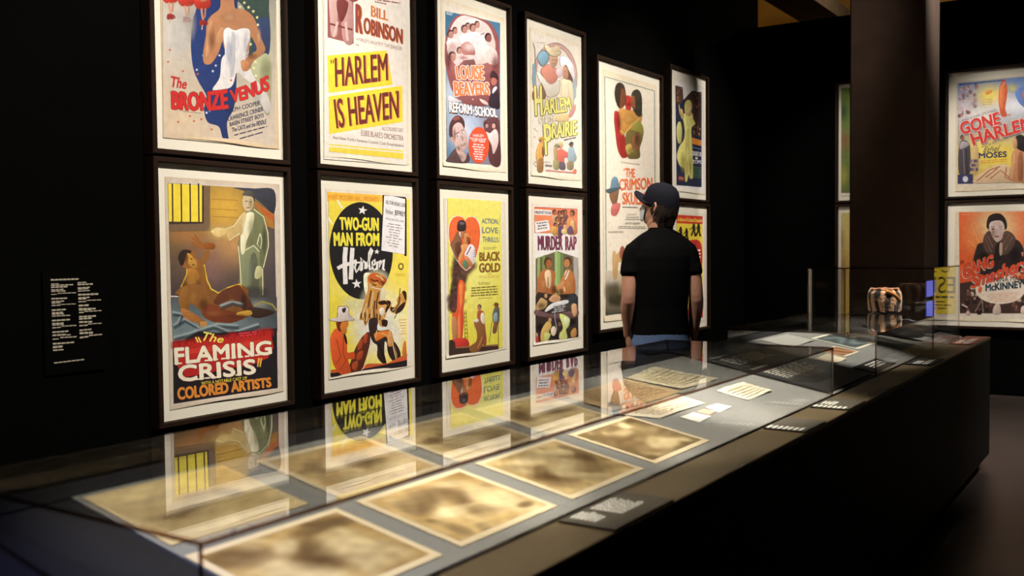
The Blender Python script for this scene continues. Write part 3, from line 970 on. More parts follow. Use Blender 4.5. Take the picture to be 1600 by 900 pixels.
def art_twogun(A):
    A.crop(500, 280, 5.294)
    A.crop(500, 440, 5.0)
    A.grad([(62, -670), (700, -645), (675, 660), (78, 748)], [(238, 216, 70), (240, 220, 84), (238, 212, 70), (240, 222, 60)],
           [(440, 330, 150, 220, (250, 246, 214), 1.1), (600, 320, 120, 160, (246, 236, 170), .9), (200, 40, 130, 90, (244, 232, 120), .6)])
    A.crop(500, 280, 5.294)
    A.poly([(58, 105), (512, 132), (512, 190), (60, 180)], (242, 190, 66))
    A.text('MERIT PICTURES INC. PRESENTS', [(66, 128), (480, 150), (480, 186), (66, 166)], (226, 140, 50), 0.04)
    for q in ([(130, 170), (150, 175), (190, 240), (175, 250)], [(60, 300), (60, 330), (100, 380), (105, 370)]):
        A.poly(q, (246, 240, 190))
    A.crop(500, 440, 5.0)
    A.softs([(430, 330, 210, 250, (252, 248, 222), .95), (560, 430, 120, 170, (252, 246, 210), .8), (250, 170, 110, 70, (248, 240, 170), .7)])
    for k in range(26):
        r = math.radians(k * 360 / 26 + 4)
        d = Vector((math.cos(r), math.sin(r)))
        e = Vector((430, 330)) + d * 235
        if 92 < e.x < 655 and 70 < e.y < 610:
            A.glow([tuple(Vector((430, 330)) + d * 120), tuple(e)], 7, (252, 248, 214), .7)
    A.crop(500, 280, 5.294)
    bl = (36, 33, 31)
    A.ell(336, 592, 262, 402, bl, rot=-2, n=56)
    A.star(348, 258, 40, (238, 232, 210), -80)
    A.star(466, 600, 24, (238, 232, 210), -85)
    A.star(299, 866, 42, (238, 232, 210), -95)
    yl = (238, 224, 66)
    A.text('TWO-GUN', [(160, 316), (478, 322), (478, 426), (164, 418)], yl, 0.085, space=1.08)
    A.text('MAN FROM', [(110, 442), (482, 448), (482, 550), (114, 550)], yl, 0.085, space=1.08)
    # script title drawn with a fat pen
    w = (240, 234, 212)
    pen = 30
    A.line([(208, 562), (200, 650), (202, 750), (206, 868)], 38, w)
    A.line([(264, 568), (258, 660), (254, 760), (250, 830)], 36, w)
    A.line([(140, 738), (180, 716), (240, 700), (300, 676)], 30, w)
    A.line([(330, 690), (296, 690), (282, 730), (296, 770), (318, 740), (330, 690), (328, 748), (342, 756)], 17, w)
    A.line([(340, 752), (344, 690), (336, 650), (352, 680), (372, 690), (372, 742)], 20, w)
    A.line([(376, 742), (402, 660), (430, 590), (420, 570), (402, 610), (400, 700), (408, 748), (424, 740)], 18, w)
    A.line([(424, 720), (452, 700), (448, 664), (428, 684), (428, 730), (444, 752), (466, 736)], 16, w)
    A.line([(466, 752), (470, 680), (478, 690), (492, 670), (490, 742), (500, 690), (526, 664), (516, 742), (532, 752)], 18, w)
    # the pinned cast list
    A.poly([(514, 130), (524, 132), (704, 148), (712, 168), (712, 636), (694, 634), (690, 622), (504, 594)], (30, 27, 26))
    A.poly([(526, 136), (600, 140), (700, 164), (696, 622), (503, 590)], (238, 233, 216))
    gy = (96, 86, 72)
    A.text('ALL STAR NEGRO CAST', [(540, 172), (702, 204), (702, 234), (540, 202)], gy, 0.04)
    A.text('Herbert', [(538, 240), (600, 258), (600, 296), (538, 282)], gy, 0.02, .2)
    A.text('JEFFREY', [(612, 256), (700, 272), (698, 322), (612, 306)], (84, 74, 62), 0.04)
    A.text('SPENCER WILLIAMS', [(540, 318), (690, 342), (690, 362), (540, 334)], gy, 0.02)
    A.lines([(545, 362), (680, 382), (676, 590), (530, 558)], 9, (150, 140, 124), .32, 12, .5, wordlen=.3)
    A.ell(665, 722, 24, 30, (120, 108, 40))
    A.ell(665, 722, 12, 16, (236, 220, 90))
    A.lines([(618, 782), (704, 780), (704, 806), (620, 808)], 2, (190, 160, 60), .5, 13)
    # rearing horse and rider
    gl = (248, 240, 190)
    A.sm([(360, 790), (400, 775), (470, 790), (525, 830), (520, 900), (540, 960), (470, 1010), (390, 980), (362, 900)], gl)
    A.crop(500, 440, 5.0)
    A.softs([(440, -20, 110, 90, gl, .95), (400, 180, 110, 170, gl, .8)])
    A.sm([(374, -46), (420, -70), (496, -42), (508, 0), (486, 40), (470, 64), (460, 150), (444, 230), (446, 335), (400, 335), (380, 292), (352, 345), (332, 300), (306, 295), (326, 215), (354, 120), (372, 60), (368, 0)], (206, 146, 66))
    A.sm([(374, -40), (420, -68), (480, -40), (512, -20), (508, 10), (470, 24), (440, 0), (400, 10), (376, -10)], (196, 96, 40))
    dk, lt = (48, 28, 22), (244, 218, 150)
    for q in ([(395, 70), (380, 150), (372, 200)], [(455, 80), (440, 150), (436, 215)], [(425, 150), (415, 220), (424, 300)], [(345, 240), (352, 290), (348, 330)], [(318, 245), (316, 290)], [(386, 250), (380, 285)],
              [(470, 0), (496, 10), (480, 34)], [(390, -20), (420, -4), (452, -8)], [(402, 20), (436, 30)], [(440, 250), (444, 330)]):
        A.glow(q, 7, dk, .95)
    for q in ([(412, 80), (404, 150), (392, 220)], [(360, 170), (340, 230), (328, 280)], [(405, 215), (396, 270), (412, 320)], [(430, -50), (470, -36), (490, -10)], [(362, 215), (366, 260), (356, 310)], [(384, 20), (392, 50)]):
        A.glow(q, 8, lt, .95)
    A.line([(400, 45), (480, 62), (560, 95), (600, 150)], 6, (232, 224, 200))
    A.sm([(380, 300), (444, 290), (446, 380), (540, 380), (566, 440), (580, 520), (604, 628), (586, 636), (545, 592), (525, 540), (520, 480), (500, 470), (498, 560), (514, 638), (492, 642), (446, 590), (444, 500), (410, 470), (384, 400)], (52, 36, 30))
    A.sm([(424, 404), (500, 385), (548, 392), (530, 440), (500, 430), (440, 462), (424, 440)], (222, 122, 46))
    A.sm([(540, 380), (566, 440), (560, 500), (530, 500), (524, 440)], (216, 150, 76))
    A.sm([(572, 470), (610, 520), (625, 580), (610, 630), (596, 560)], (52, 34, 28))
    A.sm([(452, 160), (500, 145), (545, 155), (560, 205), (600, 170), (598, 140), (640, 80), (662, 78), (668, 160), (640, 220), (600, 248), (560, 240), (530, 210), (500, 300), (520, 330), (490, 352), (458, 330), (450, 240)], (206, 146, 66))
    for q in ([(452, 160), (500, 148), (512, 170), (470, 180)], [(640, 76), (668, 84), (668, 150), (650, 110)], [(600, 210), (660, 160), (640, 220), (590, 250)], [(480, 300), (522, 305), (515, 350), (484, 340)], [(548, 200), (580, 210), (575, 235), (550, 228)],
              [(520, 150), (548, 160), (530, 210), (508, 240), (515, 190)]):
        A.sm(q, (54, 32, 24))
    for q in ([(470, 190), (500, 200), (530, 180)], [(560, 225), (600, 200), (640, 150)], [(480, 260), (500, 290)], [(470, 400), (520, 420), (546, 480)], [(440, 380), (430, 440)], [(560, 460), (575, 540), (592, 610)]):
        A.glow(q, 7, (244, 206, 130), .9)
    for q in ([(500, 160), (530, 190), (520, 220)], [(620, 120), (610, 180), (580, 220)], [(470, 230), (462, 300)], [(500, 310), (480, 345)], [(455, 480), (480, 560), (505, 632)]):
        A.glow(q, 7, (44, 26, 20), .9)
    A.line([(622, 50), (618, 100), (612, 128)], 5, (60, 40, 30))
    A.line([(600, 240), (576, 290)], 6, (90, 60, 40))
    A.sm([(460, 215), (490, 205), (500, 250), (470, 260)], (238, 224, 190))
    for i in range(6):
        A.line([(610 + 6 * i % 30, 300 + 22 * i), (670, 296 + 22 * i)], 5, (228, 160, 70))
    # ground
    A.poly([(380, 640), (520, 640), (676, 560), (676, 625), (80, 725), (80, 690), (330, 655)], (206, 92, 48))
    A.poly([(78, 716), (300, 690), (676, 612), (676, 660), (78, 748)], (40, 32, 32))
    A.sm([(640, 560), (650, 480), (665, 470), (668, 560), (660, 600)], (206, 120, 50))
    # cowboy inside the lasso
    A.ring(232, 505, 152, 228, 5, (240, 228, 190), -120, 110)
    A.sm([(378, 395), (384, 480), (340, 640), (290, 722), (220, 700), (245, 600), (270, 530), (320, 440)], (96, 46, 28))
    for q in ([(300, 470), (330, 450), (320, 520), (290, 530)], [(290, 560), (330, 540), (320, 600), (280, 610)], [(340, 420), (366, 410), (360, 470), (340, 480)], [(250, 640), (290, 620), (280, 690), (248, 680)]):
        A.sm(q, (176, 76, 40))
    A.sm([(106, 380), (134, 370), (150, 395), (190, 415), (205, 500), (212, 555), (262, 552), (264, 602), (216, 608), (236, 690), (222, 722), (165, 728), (104, 650), (84, 560), (78, 440)], (222, 92, 42))
    A.line([(125, 450), (160, 590), (120, 640)], 4, (120, 40, 24))
    A.line([(180, 430), (175, 560), (200, 620), (150, 690)], 4, (120, 40, 24))
    A.sm([(180, 400), (200, 430), (208, 490), (190, 460)], (40, 30, 28))
    A.sm([(128, 305), (210, 300), (214, 340), (204, 360), (200, 402), (170, 404), (140, 380), (126, 350)], (224, 130, 50))
    A.sm([(128, 305), (165, 305), (150, 350), (160, 390), (132, 366)], (110, 50, 28))
    A.sm([(72, 296), (100, 285), (132, 275), (138, 205), (175, 197), (214, 205), (220, 262), (262, 298), (200, 304), (150, 312), (100, 306)], (230, 216, 196), (4, (60, 40, 30)))
    A.sm([(170, 214), (196, 206), (190, 236), (176, 240)], (60, 44, 36))


def art_reform(A):
    A.crop(680, 0, 6.425)
    A.crop(680, 130, 5.625)
    A.grad([(86, -635), (567, -528), (568, 722), (98, 686)], [(70, 118, 142), (78, 124, 150), (150, 130, 128), (74, 122, 148)],
           [(120, 100, 70, 200, (196, 206, 206), .9), (240, 400, 140, 160, (206, 212, 212), 1.0), (330, 330, 60, 60, (170, 186, 198), .6)])
    A.crop(680, 0, 6.425)
    A.lines([(102, 112), (182, 130), (160, 162), (104, 148)], 3, (220, 226, 220), .5, 3)
    A.sm([(240, 148), (340, 158), (450, 188), (545, 232), (608, 330), (634, 430), (636, 760), (600, 960), (300, 1000), (180, 930), (120, 750), (96, 560), (106, 380), (160, 220)], (150, 84, 78))
    A.sm([(262, 160), (350, 170), (450, 205), (530, 262), (580, 370), (600, 480), (560, 640), (480, 720), (300, 720), (180, 660), (122, 540), (120, 390), (180, 230)], (232, 204, 186))
    A.sm([(300, 210), (400, 190), (470, 240), (440, 330), (330, 300)], (240, 220, 204))
    A.sm([(150, 600), (300, 640), (500, 640), (620, 540), (632, 700), (560, 720), (420, 800), (250, 800), (150, 700)], (160, 96, 88))
    sk, hr = (196, 142, 122), (96, 62, 56)
    wt = (238, 222, 206)
    A.sm([(110, 420), (200, 390), (240, 440), (215, 520), (150, 510)], wt)
    A.sm([(240, 380), (330, 330), (460, 340), (520, 460), (480, 580), (380, 600), (300, 500)], wt)
    A.sm([(260, 450), (320, 420), (380, 470), (390, 550), (300, 560), (250, 500)], (180, 120, 104))
    A.sm([(455, 440), (550, 470), (610, 520), (620, 640), (540, 640), (470, 560)], (228, 200, 182))
    A.sm([(280, 600), (350, 582), (390, 610), (385, 655), (280, 655)], (128, 84, 78))
    A.sm([(180, 620), (260, 560), (400, 560), (390, 590), (270, 610), (230, 660)], (226, 196, 180))
    for x, y, r in ((195, 310, 32), (325, 265, 32), (418, 250, 32), (150, 345, 38), (290, 295, 38), (375, 282, 38), (170, 570, 44), (240, 510, 32)):
        A.head(x, y, r, sk, hr)
    A.head(530, 380, 40, (140, 84, 72), (66, 38, 36))
    A.line([(450, 350), (490, 330)], 8, hr)
    # policeman
    A.sm([(555, 890), (552, 790), (575, 760), (620, 780), (636, 860), (636, 1000), (560, 1000)], (94, 56, 54))
    A.ell(585, 815, 30, 44, (178, 104, 86))
    A.sm([(548, 775), (570, 710), (615, 745), (628, 800), (590, 780)], (58, 36, 38))
    A.softs([(340, 470, 90, 60, (246, 230, 214), .6), (170, 470, 60, 60, (216, 176, 156), .6), (400, 400, 70, 60, (248, 234, 220), .6), (600, 640, 50, 110, (120, 64, 60), .6), (130, 600, 40, 120, (120, 66, 62), .6), (540, 560, 40, 80, (240, 220, 204), .5), (320, 700, 140, 60, (150, 84, 78), .6), (280, 580, 60, 30, (160, 104, 92), .5)])
    og, dk = (238, 128, 76), (150, 48, 36)
    A.text('LOUISE', [(200, 664), (474, 660), (484, 800), (216, 794)], og, 0.075, 0, (0.06, (250, 236, 216)), drop=(5, 6, (150, 60, 50)))
    A.crop(680, 130, 5.625)
    A.text('BEAVERS', [(160, -12), (462, -2), (472, 106), (170, 114)], og, 0.075, 0, (0.06, (250, 232, 212)), drop=(6, 7, (140, 56, 48)))
    A.sm([(200, 120), (330, 112), (470, 110), (470, 190), (330, 200), (230, 170)], (134, 78, 74))
    A.sm([(385, 140), (440, 160), (465, 190), (420, 180)], (226, 190, 170))
    A.poly([(322, 138), (330, 138), (330, 148), (322, 148)], (240, 220, 200))
    A.sm([(476, 120), (500, 70), (545, 80), (560, 220), (470, 200)], (52, 38, 44))
    A.sm([(505, 50), (530, 30), (535, 50), (500, 90)], (236, 228, 220))
    A.sm([(110, 130), (125, 112), (180, 140), (230, 160), (180, 168), (120, 160)], (224, 214, 206))
    A.text('REFORM', [(118, 164), (314, 194), (318, 272), (122, 252)], (246, 238, 218), 0.06, 0, (0.03, (90, 66, 62)), drop=(3, 12, (96, 66, 60)))
    A.text('SCHOOL', [(345, 202), (532, 226), (540, 300), (348, 284)], (246, 238, 218), 0.06, 0, (0.03, (90, 66, 62)), drop=(3, 12, (96, 66, 60)))
    A.poly([(328, 232), (340, 234), (340, 250), (328, 248)], (246, 238, 218))
    # large portrait
    A.sm([(112, 648), (172, 575), (210, 600), (270, 640), (284, 610), (286, 696), (104, 690)], (92, 70, 66))
    A.sm([(180, 575), (210, 570), (268, 640), (240, 692), (206, 640)], (206, 172, 154))
    A.sm([(142, 392), (190, 345), (238, 358), (252, 400), (272, 470), (274, 540), (250, 590), (214, 602), (180, 560), (150, 490)], (214, 180, 160))
    A.sm([(118, 440), (122, 370), (150, 310), (190, 285), (232, 305), (252, 350), (250, 396), (228, 356), (190, 344), (152, 380), (146, 440), (152, 500), (126, 470)], (84, 54, 50))
    A.sm([(150, 312), (190, 292), (214, 312), (170, 330)], (150, 84, 74))
    A.ell(196, 462, 15, 9, (246, 236, 226), -25); A.ell(192, 464, 6, 7, (50, 32, 30))
    A.ell(236, 436, 14, 9, (246, 236, 226), -25); A.ell(233, 438, 6, 7, (50, 32, 30))
    A.line([(176, 448), (206, 428)], 7, (110, 74, 64)); A.line([(220, 420), (248, 408)], 7, (110, 74, 64))
    A.line([(216, 460), (234, 498), (222, 508)], 5, (160, 116, 98))
    A.sm([(220, 545), (244, 528), (262, 532), (240, 552)], (150, 92, 82))
    A.ell(140, 495, 14, 24, (196, 158, 138))
    A.softs([(165, 450, 22, 80, (150, 108, 92), .6), (235, 510, 30, 60, (238, 216, 198), .6), (200, 570, 30, 30, (150, 108, 92), .5), (215, 400, 40, 30, (236, 212, 194), .5), (236, 490, 12, 30, (170, 124, 106), .5), (200, 650, 50, 40, (120, 92, 86), .5)])
    # right hand couple
    A.sm([(430, 330), (548, 312), (566, 500), (566, 720), (480, 700), (455, 560), (430, 420)], (98, 60, 58))
    A.sm([(478, 440), (520, 405), (545, 440), (548, 520), (530, 580), (505, 620), (490, 540), (450, 470), (432, 440), (445, 430)], (234, 206, 190))
    A.head(512, 372, 24, (206, 160, 140), (70, 42, 40), -1)
    A.head(446, 372, 20, (190, 140, 120), (56, 36, 36))
    A.ell(378, 545, 90, 160, (228, 84, 48), n=48)
    w = (246, 224, 204)
    A.text('HARLEM', [(325, 446), (418, 452), (420, 476), (327, 470)], w, 0.04)
    A.text('"TUFF KIDS"', [(303, 478), (440, 488), (440, 524), (305, 512)], w, 0.05)
    A.lines([(318, 530), (430, 540), (425, 690), (330, 678)], 7, w, .5, 9, .4, wordlen=.3)


def art_oil(A):
    A.crop(685, 295, 6.208)
    A.crop(685, 430, 5.808)
    A.grad([(80, -702), (568, -670), (580, 655), (93, 738)], [(238, 226, 104), (238, 228, 110), (226, 216, 70), (236, 220, 70)], [(330, 0, 180, 300, (242, 236, 128), .8)])
    # smoke and burning well
    rnd = random.Random(11)
    for i in range(46):
        t = i / 45
        x = 150 + 60 * (1 - t) + rnd.uniform(-50, 42) * (1 - 0.35 * t)
        y = -120 + 440 * t + rnd.uniform(-18, 18)
        c = rnd.choice(((92, 62, 54), (70, 46, 44), (120, 86, 66), (104, 60, 50)))
        A.soft(x, y, rnd.uniform(44, 74), rnd.uniform(40, 66), c, 0.95, n=14)
    for x, y in ((230, -30), (260, -60), (180, -160), (240, -140), (290, -90)):
        A.soft(x, y, 70, 60, (112, 76, 62), 0.95, n=14)
    A.sm([(178, 70), (205, 45), (234, 90), (228, 240), (222, 320), (225, 420), (212, 560), (205, 660), (176, 662), (160, 540), (140, 440), (120, 360), (160, 320), (168, 200)], (224, 88, 48))
    A.sm([(185, 100), (215, 80), (210, 240), (190, 330), (196, 480), (196, 655), (180, 650), (170, 420), (190, 300)], (240, 134, 70))
    A.sm([(118, 400), (150, 380), (165, 460), (160, 600), (130, 600)], (192, 132, 84))
    A.sm([(110, 600), (140, 580), (230, 570), (268, 600), (262, 650), (130, 660)], (206, 62, 48))
    for p in ([(232, 320), (236, 590)], [(246, 320), (262, 590)]):
        A.line(p, 4, (110, 84, 40))
    for k in range(7):
        A.line([(233, 340 + 36 * k), (250 + 2 * k, 352 + 36 * k)], 3, (110, 84, 40))
        A.line([(249 + 2 * k, 340 + 36 * k), (234, 352 + 36 * k)], 3, (110, 84, 40))
    A.poly([(93, 590), (118, 585), (146, 606), (152, 656), (280, 645), (540, 630), (542, 668), (400, 690), (93, 734)], (66, 48, 38))
    A.poly([(150, 652), (540, 626), (540, 640), (152, 664)], (150, 106, 66))
    # woman, kneeling man, lame man with a crutch
    A.sm([(352, 330), (385, 318), (410, 350), (415, 440), (432, 610), (400, 628), (385, 500), (352, 420)], (172, 90, 56))
    A.sm([(380, 360), (400, 340), (412, 380), (412, 440), (384, 420)], (236, 226, 196))
    A.head(365, 292, 22, (190, 126, 84), (50, 34, 28), -1)
    A.sm([(320, 440), (336, 408), (372, 416), (412, 480), (412, 560), (390, 640), (352, 690), (290, 692), (280, 650), (340, 600), (346, 520)], (150, 98, 54))
    A.sm([(318, 410), (345, 396), (362, 412), (340, 428)], (234, 224, 196))
    A.line([(392, 560), (372, 620), (350, 660)], 14, (186, 124, 72))
    A.sm([(500, 310), (520, 290), (546, 300), (550, 360), (545, 430), (528, 460), (524, 510), (500, 530), (488, 510), (498, 440), (486, 380)], (96, 96, 84))
    A.sm([(496, 360), (526, 340), (530, 410), (502, 424)], (150, 168, 160))
    A.sm([(500, 432), (528, 430), (524, 505), (500, 522)], (130, 88, 52))
    A.head(520, 282, 20, (150, 96, 60), (60, 40, 30), -1, (120, 80, 44))
    A.line([(486, 400), (470, 510), (455, 612)], 5, (124, 90, 50))
    A.line([(538, 420), (540, 640)], 7, (150, 108, 66))
    A.line([(540, 300), (572, 290)], 3, (130, 120, 60))
    A.lines([(350, 66), (468, 64), (468, 90), (350, 92)], 2, (150, 130, 50), .5, 4, .3, wordlen=.3)
    A.lines([(288, 112), (538, 94), (540, 190), (290, 205)], 4, (128, 112, 44), .55, 5, .1)
    A.lines([(350, 208), (486, 202), (486, 212), (350, 218)], 1, (150, 130, 50), .6, 6, .1)
    A.crop(685, 295, 6.208)
    # heart with the embracing couple
    ht = [(254, 312), (236, 282), (205, 268), (172, 266), (138, 280), (112, 318), (97, 380), (96, 450), (108, 530), (135, 610), (175, 690), (215, 750), (262, 792), (305, 760), (340, 710), (366, 640), (388, 560), (400, 470), (400, 400), (386, 330), (358, 288), (325, 272), (290, 276), (268, 292)]
    A.poly([(247 + (x - 247) * 1.045, 520 + (y - 520) * 1.02) for x, y in ht], (246, 236, 214))
    A.poly(ht, (236, 108, 54))
    A.sm([(178, 420), (205, 440), (222, 500), (218, 580), (200, 650), (185, 700), (150, 640), (118, 560), (112, 540), (140, 490)], (136, 92, 60))
    A.sm([(195, 430), (215, 420), (225, 470), (212, 470)], (222, 206, 176))
    A.sm([(160, 540), (205, 520), (212, 590), (190, 660), (165, 620)], (100, 62, 44))
    A.sm([(215, 400), (255, 390), (262, 440), (235, 480), (215, 460)], (184, 116, 72))
    A.sm([(178, 360), (190, 318), (225, 305), (256, 325), (262, 380), (250, 405), (210, 412), (180, 400)], (52, 40, 42))
    A.ell(222, 335, 24, 16, (104, 92, 96))
    A.sm([(246, 440), (275, 430), (298, 470), (302, 525), (270, 540), (240, 520), (246, 480)], (212, 142, 82))
    A.sm([(270, 470), (300, 480), (302, 530), (280, 530)], (150, 76, 40))
    A.sm([(270, 590), (300, 540), (340, 560), (352, 620), (350, 680), (320, 730), (290, 700), (250, 640)], (238, 232, 218))
    A.line([(268, 640), (310, 560)], 12, (120, 96, 110))
    A.sm([(215, 548), (262, 535), (280, 555), (245, 610), (215, 690), (185, 712), (195, 650), (220, 600)], (226, 156, 90))
    A.sm([(245, 660), (280, 660), (325, 735), (300, 750)], (210, 130, 84))
    A.sm([(226, 730), (250, 690), (280, 720), (286, 755), (262, 780)], (96, 132, 96))
    for k in range(4):
        A.line([(335, 595 + 20 * k), (358, 600 + 20 * k)], 6, (150, 70, 46))
    gr = (122, 132, 120)
    A.text('ACTION,', [(416, 288), (578, 296), (576, 348), (416, 342)], gr, 0.07)
    A.text('LOVE', [(420, 372), (572, 378), (572, 432), (420, 430)], gr, 0.07)
    A.text('THRILLS', [(424, 464), (576, 474), (576, 518), (424, 516)], gr, 0.07)
    A.line([(592, 255), (586, 330), (592, 390), (586, 440), (590, 520)], 3, (140, 140, 100))
    A.lines([(420, 568), (565, 566), (562, 594), (422, 596)], 2, (150, 130, 60), .45, 8, .3)
    br = (134, 92, 34)
    A.text('BLACK', [(395, 620), (592, 610), (592, 696), (395, 700)], br, 0.085)
    A.text('GOLD', [(392, 724), (592, 722), (592, 802), (394, 812)], br, 0.085)
    A.lines([(470, 822), (510, 822), (510, 830), (470, 830)], 1, (200, 140, 50), .8, 8)
    A.text('WITH ALL COLORED CAST', [(390, 842), (592, 836), (592, 862), (390, 868)], (206, 140, 46), 0.02)


def art_prairie(A):
    A.crop(815, 30, 6.427)
    A.lines([(104, 226), (215, 236), (278, 236), (278, 250), (104, 240)][:4], 1, (130, 120, 100), .6, 3)
    # painted horseshoe and couple, in faded inks
    A.ring(330, 590, 205, 330, 34, (206, 168, 146), -215, 45)
    A.ring(330, 590, 224, 352, 5, (150, 116, 100), -215, 45)
    A.poly([(106, 450), (136, 450), (140, 664), (108, 666)], (140, 170, 172))
    A.poly([(512, 650), (544, 560), (545, 780), (512, 830)], (158, 176, 172))
    A.line([(112, 240), (130, 300), (132, 420), (150, 540), (190, 640)], 7, (150, 120, 96))
    A.sm([(160, 372), (210, 318), (262, 358), (256, 420), (206, 466), (176, 432)], (150, 190, 196), (7, (130, 120, 110)))
    A.sm([(196, 510), (258, 458), (300, 490), (352, 505), (352, 592), (282, 662), (222, 592)], (232, 158, 126), (4, (166, 110, 90)))
    A.sm([(278, 385), (320, 360), (356, 385), (350, 450), (318, 485), (288, 450)], (216, 170, 130))
    A.ell(306, 408, 8, 4, (90, 66, 50)); A.ell(336, 410, 8, 4, (90, 66, 50)); A.line([(306, 446), (330, 448)], 4, (150, 84, 70))
    A.sm([(226, 266), (262, 268), (300, 316), (350, 330), (386, 322), (380, 352), (340, 372), (290, 362), (250, 320)], (236, 220, 168), (5, (140, 118, 90)))
    A.sm([(300, 316), (330, 270), (372, 280), (380, 324)], (226, 206, 156))
    A.sm([(384, 388), (430, 374), (500, 440), (528, 560), (512, 640), (480, 570), (432, 462), (392, 470)], (246, 240, 226), (4, (190, 176, 150)))
    A.sm([(436, 460), (470, 520), (510, 610), (490, 640), (455, 600)], (120, 84, 66))
    A.sm([(415, 480), (450, 490), (465, 560), (445, 606), (415, 580)], (206, 156, 116))
    A.ell(432, 528, 7, 4, (90, 60, 46)); A.line([(420, 570), (436, 574)], 4, (160, 80, 70))
    A.sm([(352, 500), (395, 500), (405, 560), (375, 585), (345, 540)], (238, 214, 206))
    A.sm([(400, 605), (450, 610), (502, 650), (508, 880), (360, 790), (366, 680)], (238, 224, 178), (4, (190, 170, 130)))
    A.sm([(150, 540), (190, 560), (282, 655), (372, 620), (366, 740), (290, 780), (240, 750)], (242, 234, 204), (4, (180, 160, 130)))
    A.line([(400, 620), (392, 770)], 4, (180, 150, 100))
    A.line([(460, 640), (470, 780)], 4, (180, 150, 100))
    A.sm([(190, 640), (235, 740), (230, 800), (200, 780)], (160, 116, 96))
    A.ell(116, 766, 14, 46, (150, 90, 60))
    yl, ol = (240, 230, 126), (120, 112, 62)
    A.text('H', [(124, 672), (192, 672), (204, 964), (136, 968)], yl, 0.03, 0, (0.02, ol), drop=(4, 2, ol))
    A.text('ARLEM', [(220, 806), (470, 784), (500, 920), (216, 958)], yl, 0.05, 0, (0.03, ol), drop=(4, 2, ol))
    A.crop(815, 160, 6.427)
    A.sm([(470, 130), (500, 60), (535, 20), (530, 90), (490, 150)], (206, 150, 134))
    A.sm([(345, 185), (360, 130), (440, 110), (470, 150), (450, 190)], (232, 206, 140))
    A.text('ON THE', [(166, 150), (336, 128), (336, 184), (172, 216)], (244, 236, 190), 0.03, 0, (0.03, (196, 156, 104)))
    A.text('P', [(215, 222), (292, 214), (290, 520), (234, 524)], yl, 0.03, 0, (0.02, ol), drop=(4, 2, ol))
    A.text('RAIRIE', [(300, 212), (545, 182), (545, 324), (300, 362)], yl, 0.05, 0, (0.03, ol), drop=(4, 2, ol))
    A.lines([(420, 372), (542, 346), (542, 362), (420, 388)], 1, (120, 110, 90), .8, 3, .05, wordlen=.3)
    # cowboys along the foot
    A.sm([(165, 420), (190, 395), (212, 420), (216, 540), (205, 600), (208, 690), (160, 690), (150, 600), (140, 520)], (230, 176, 88))
    A.sm([(160, 580), (210, 570), (206, 690), (160, 690)], (166, 124, 74))
    A.sm([(205, 440), (216, 500), (212, 545), (200, 500)], (150, 96, 66))
    A.head(198, 385, 24, (214, 164, 118), (120, 84, 60), 1, (214, 168, 66))
    A.sm([(345, 500), (380, 470), (420, 480), (470, 520), (460, 550), (425, 560), (420, 610), (370, 605), (350, 560)], (222, 118, 96))
    A.sm([(325, 460), (350, 450), (350, 590), (325, 560)], (200, 170, 110))
    A.sm([(380, 605), (430, 610), (432, 672), (380, 668)], (110, 98, 100))
    A.sm([(320, 575), (366, 590), (366, 668), (322, 664)], (170, 160, 106))
    A.head(392, 438, 24, (222, 170, 130), (150, 110, 70), 1, (226, 206, 140))
    A.head(348, 450, 20, (206, 160, 120), (120, 100, 70), -1, (160, 152, 110))
    A.sm([(475, 460), (510, 440), (530, 500), (548, 560), (520, 600), (470, 590), (462, 520)], (160, 180, 176))
    A.sm([(460, 600), (515, 600), (510, 672), (460, 668)], (150, 134, 96))
    A.head(496, 430, 20, (150, 104, 76), (70, 56, 52), 1, (84, 72, 68))
    A.text('WITH', [(226, 590), (286, 594), (286, 612), (226, 608)], (190, 176, 150), 0.02)
    A.lines([(226, 622), (310, 628), (310, 650), (226, 644)], 1, (150, 136, 110), .9, 6)
    A.lines([(240, 676), (510, 700), (510, 716), (240, 690)], 1, (214, 130, 106), .9, 7, 0, wordlen=.06)
    A.ell(531, 694, 18, 26, (222, 118, 84))
    for x, y in ((120, 260), (140, 280), (118, 340), (125, 590), (128, 630), (112, 610)):
        A.line([(x, y), (x + 22, y + 14)], 5, (222, 186, 150))


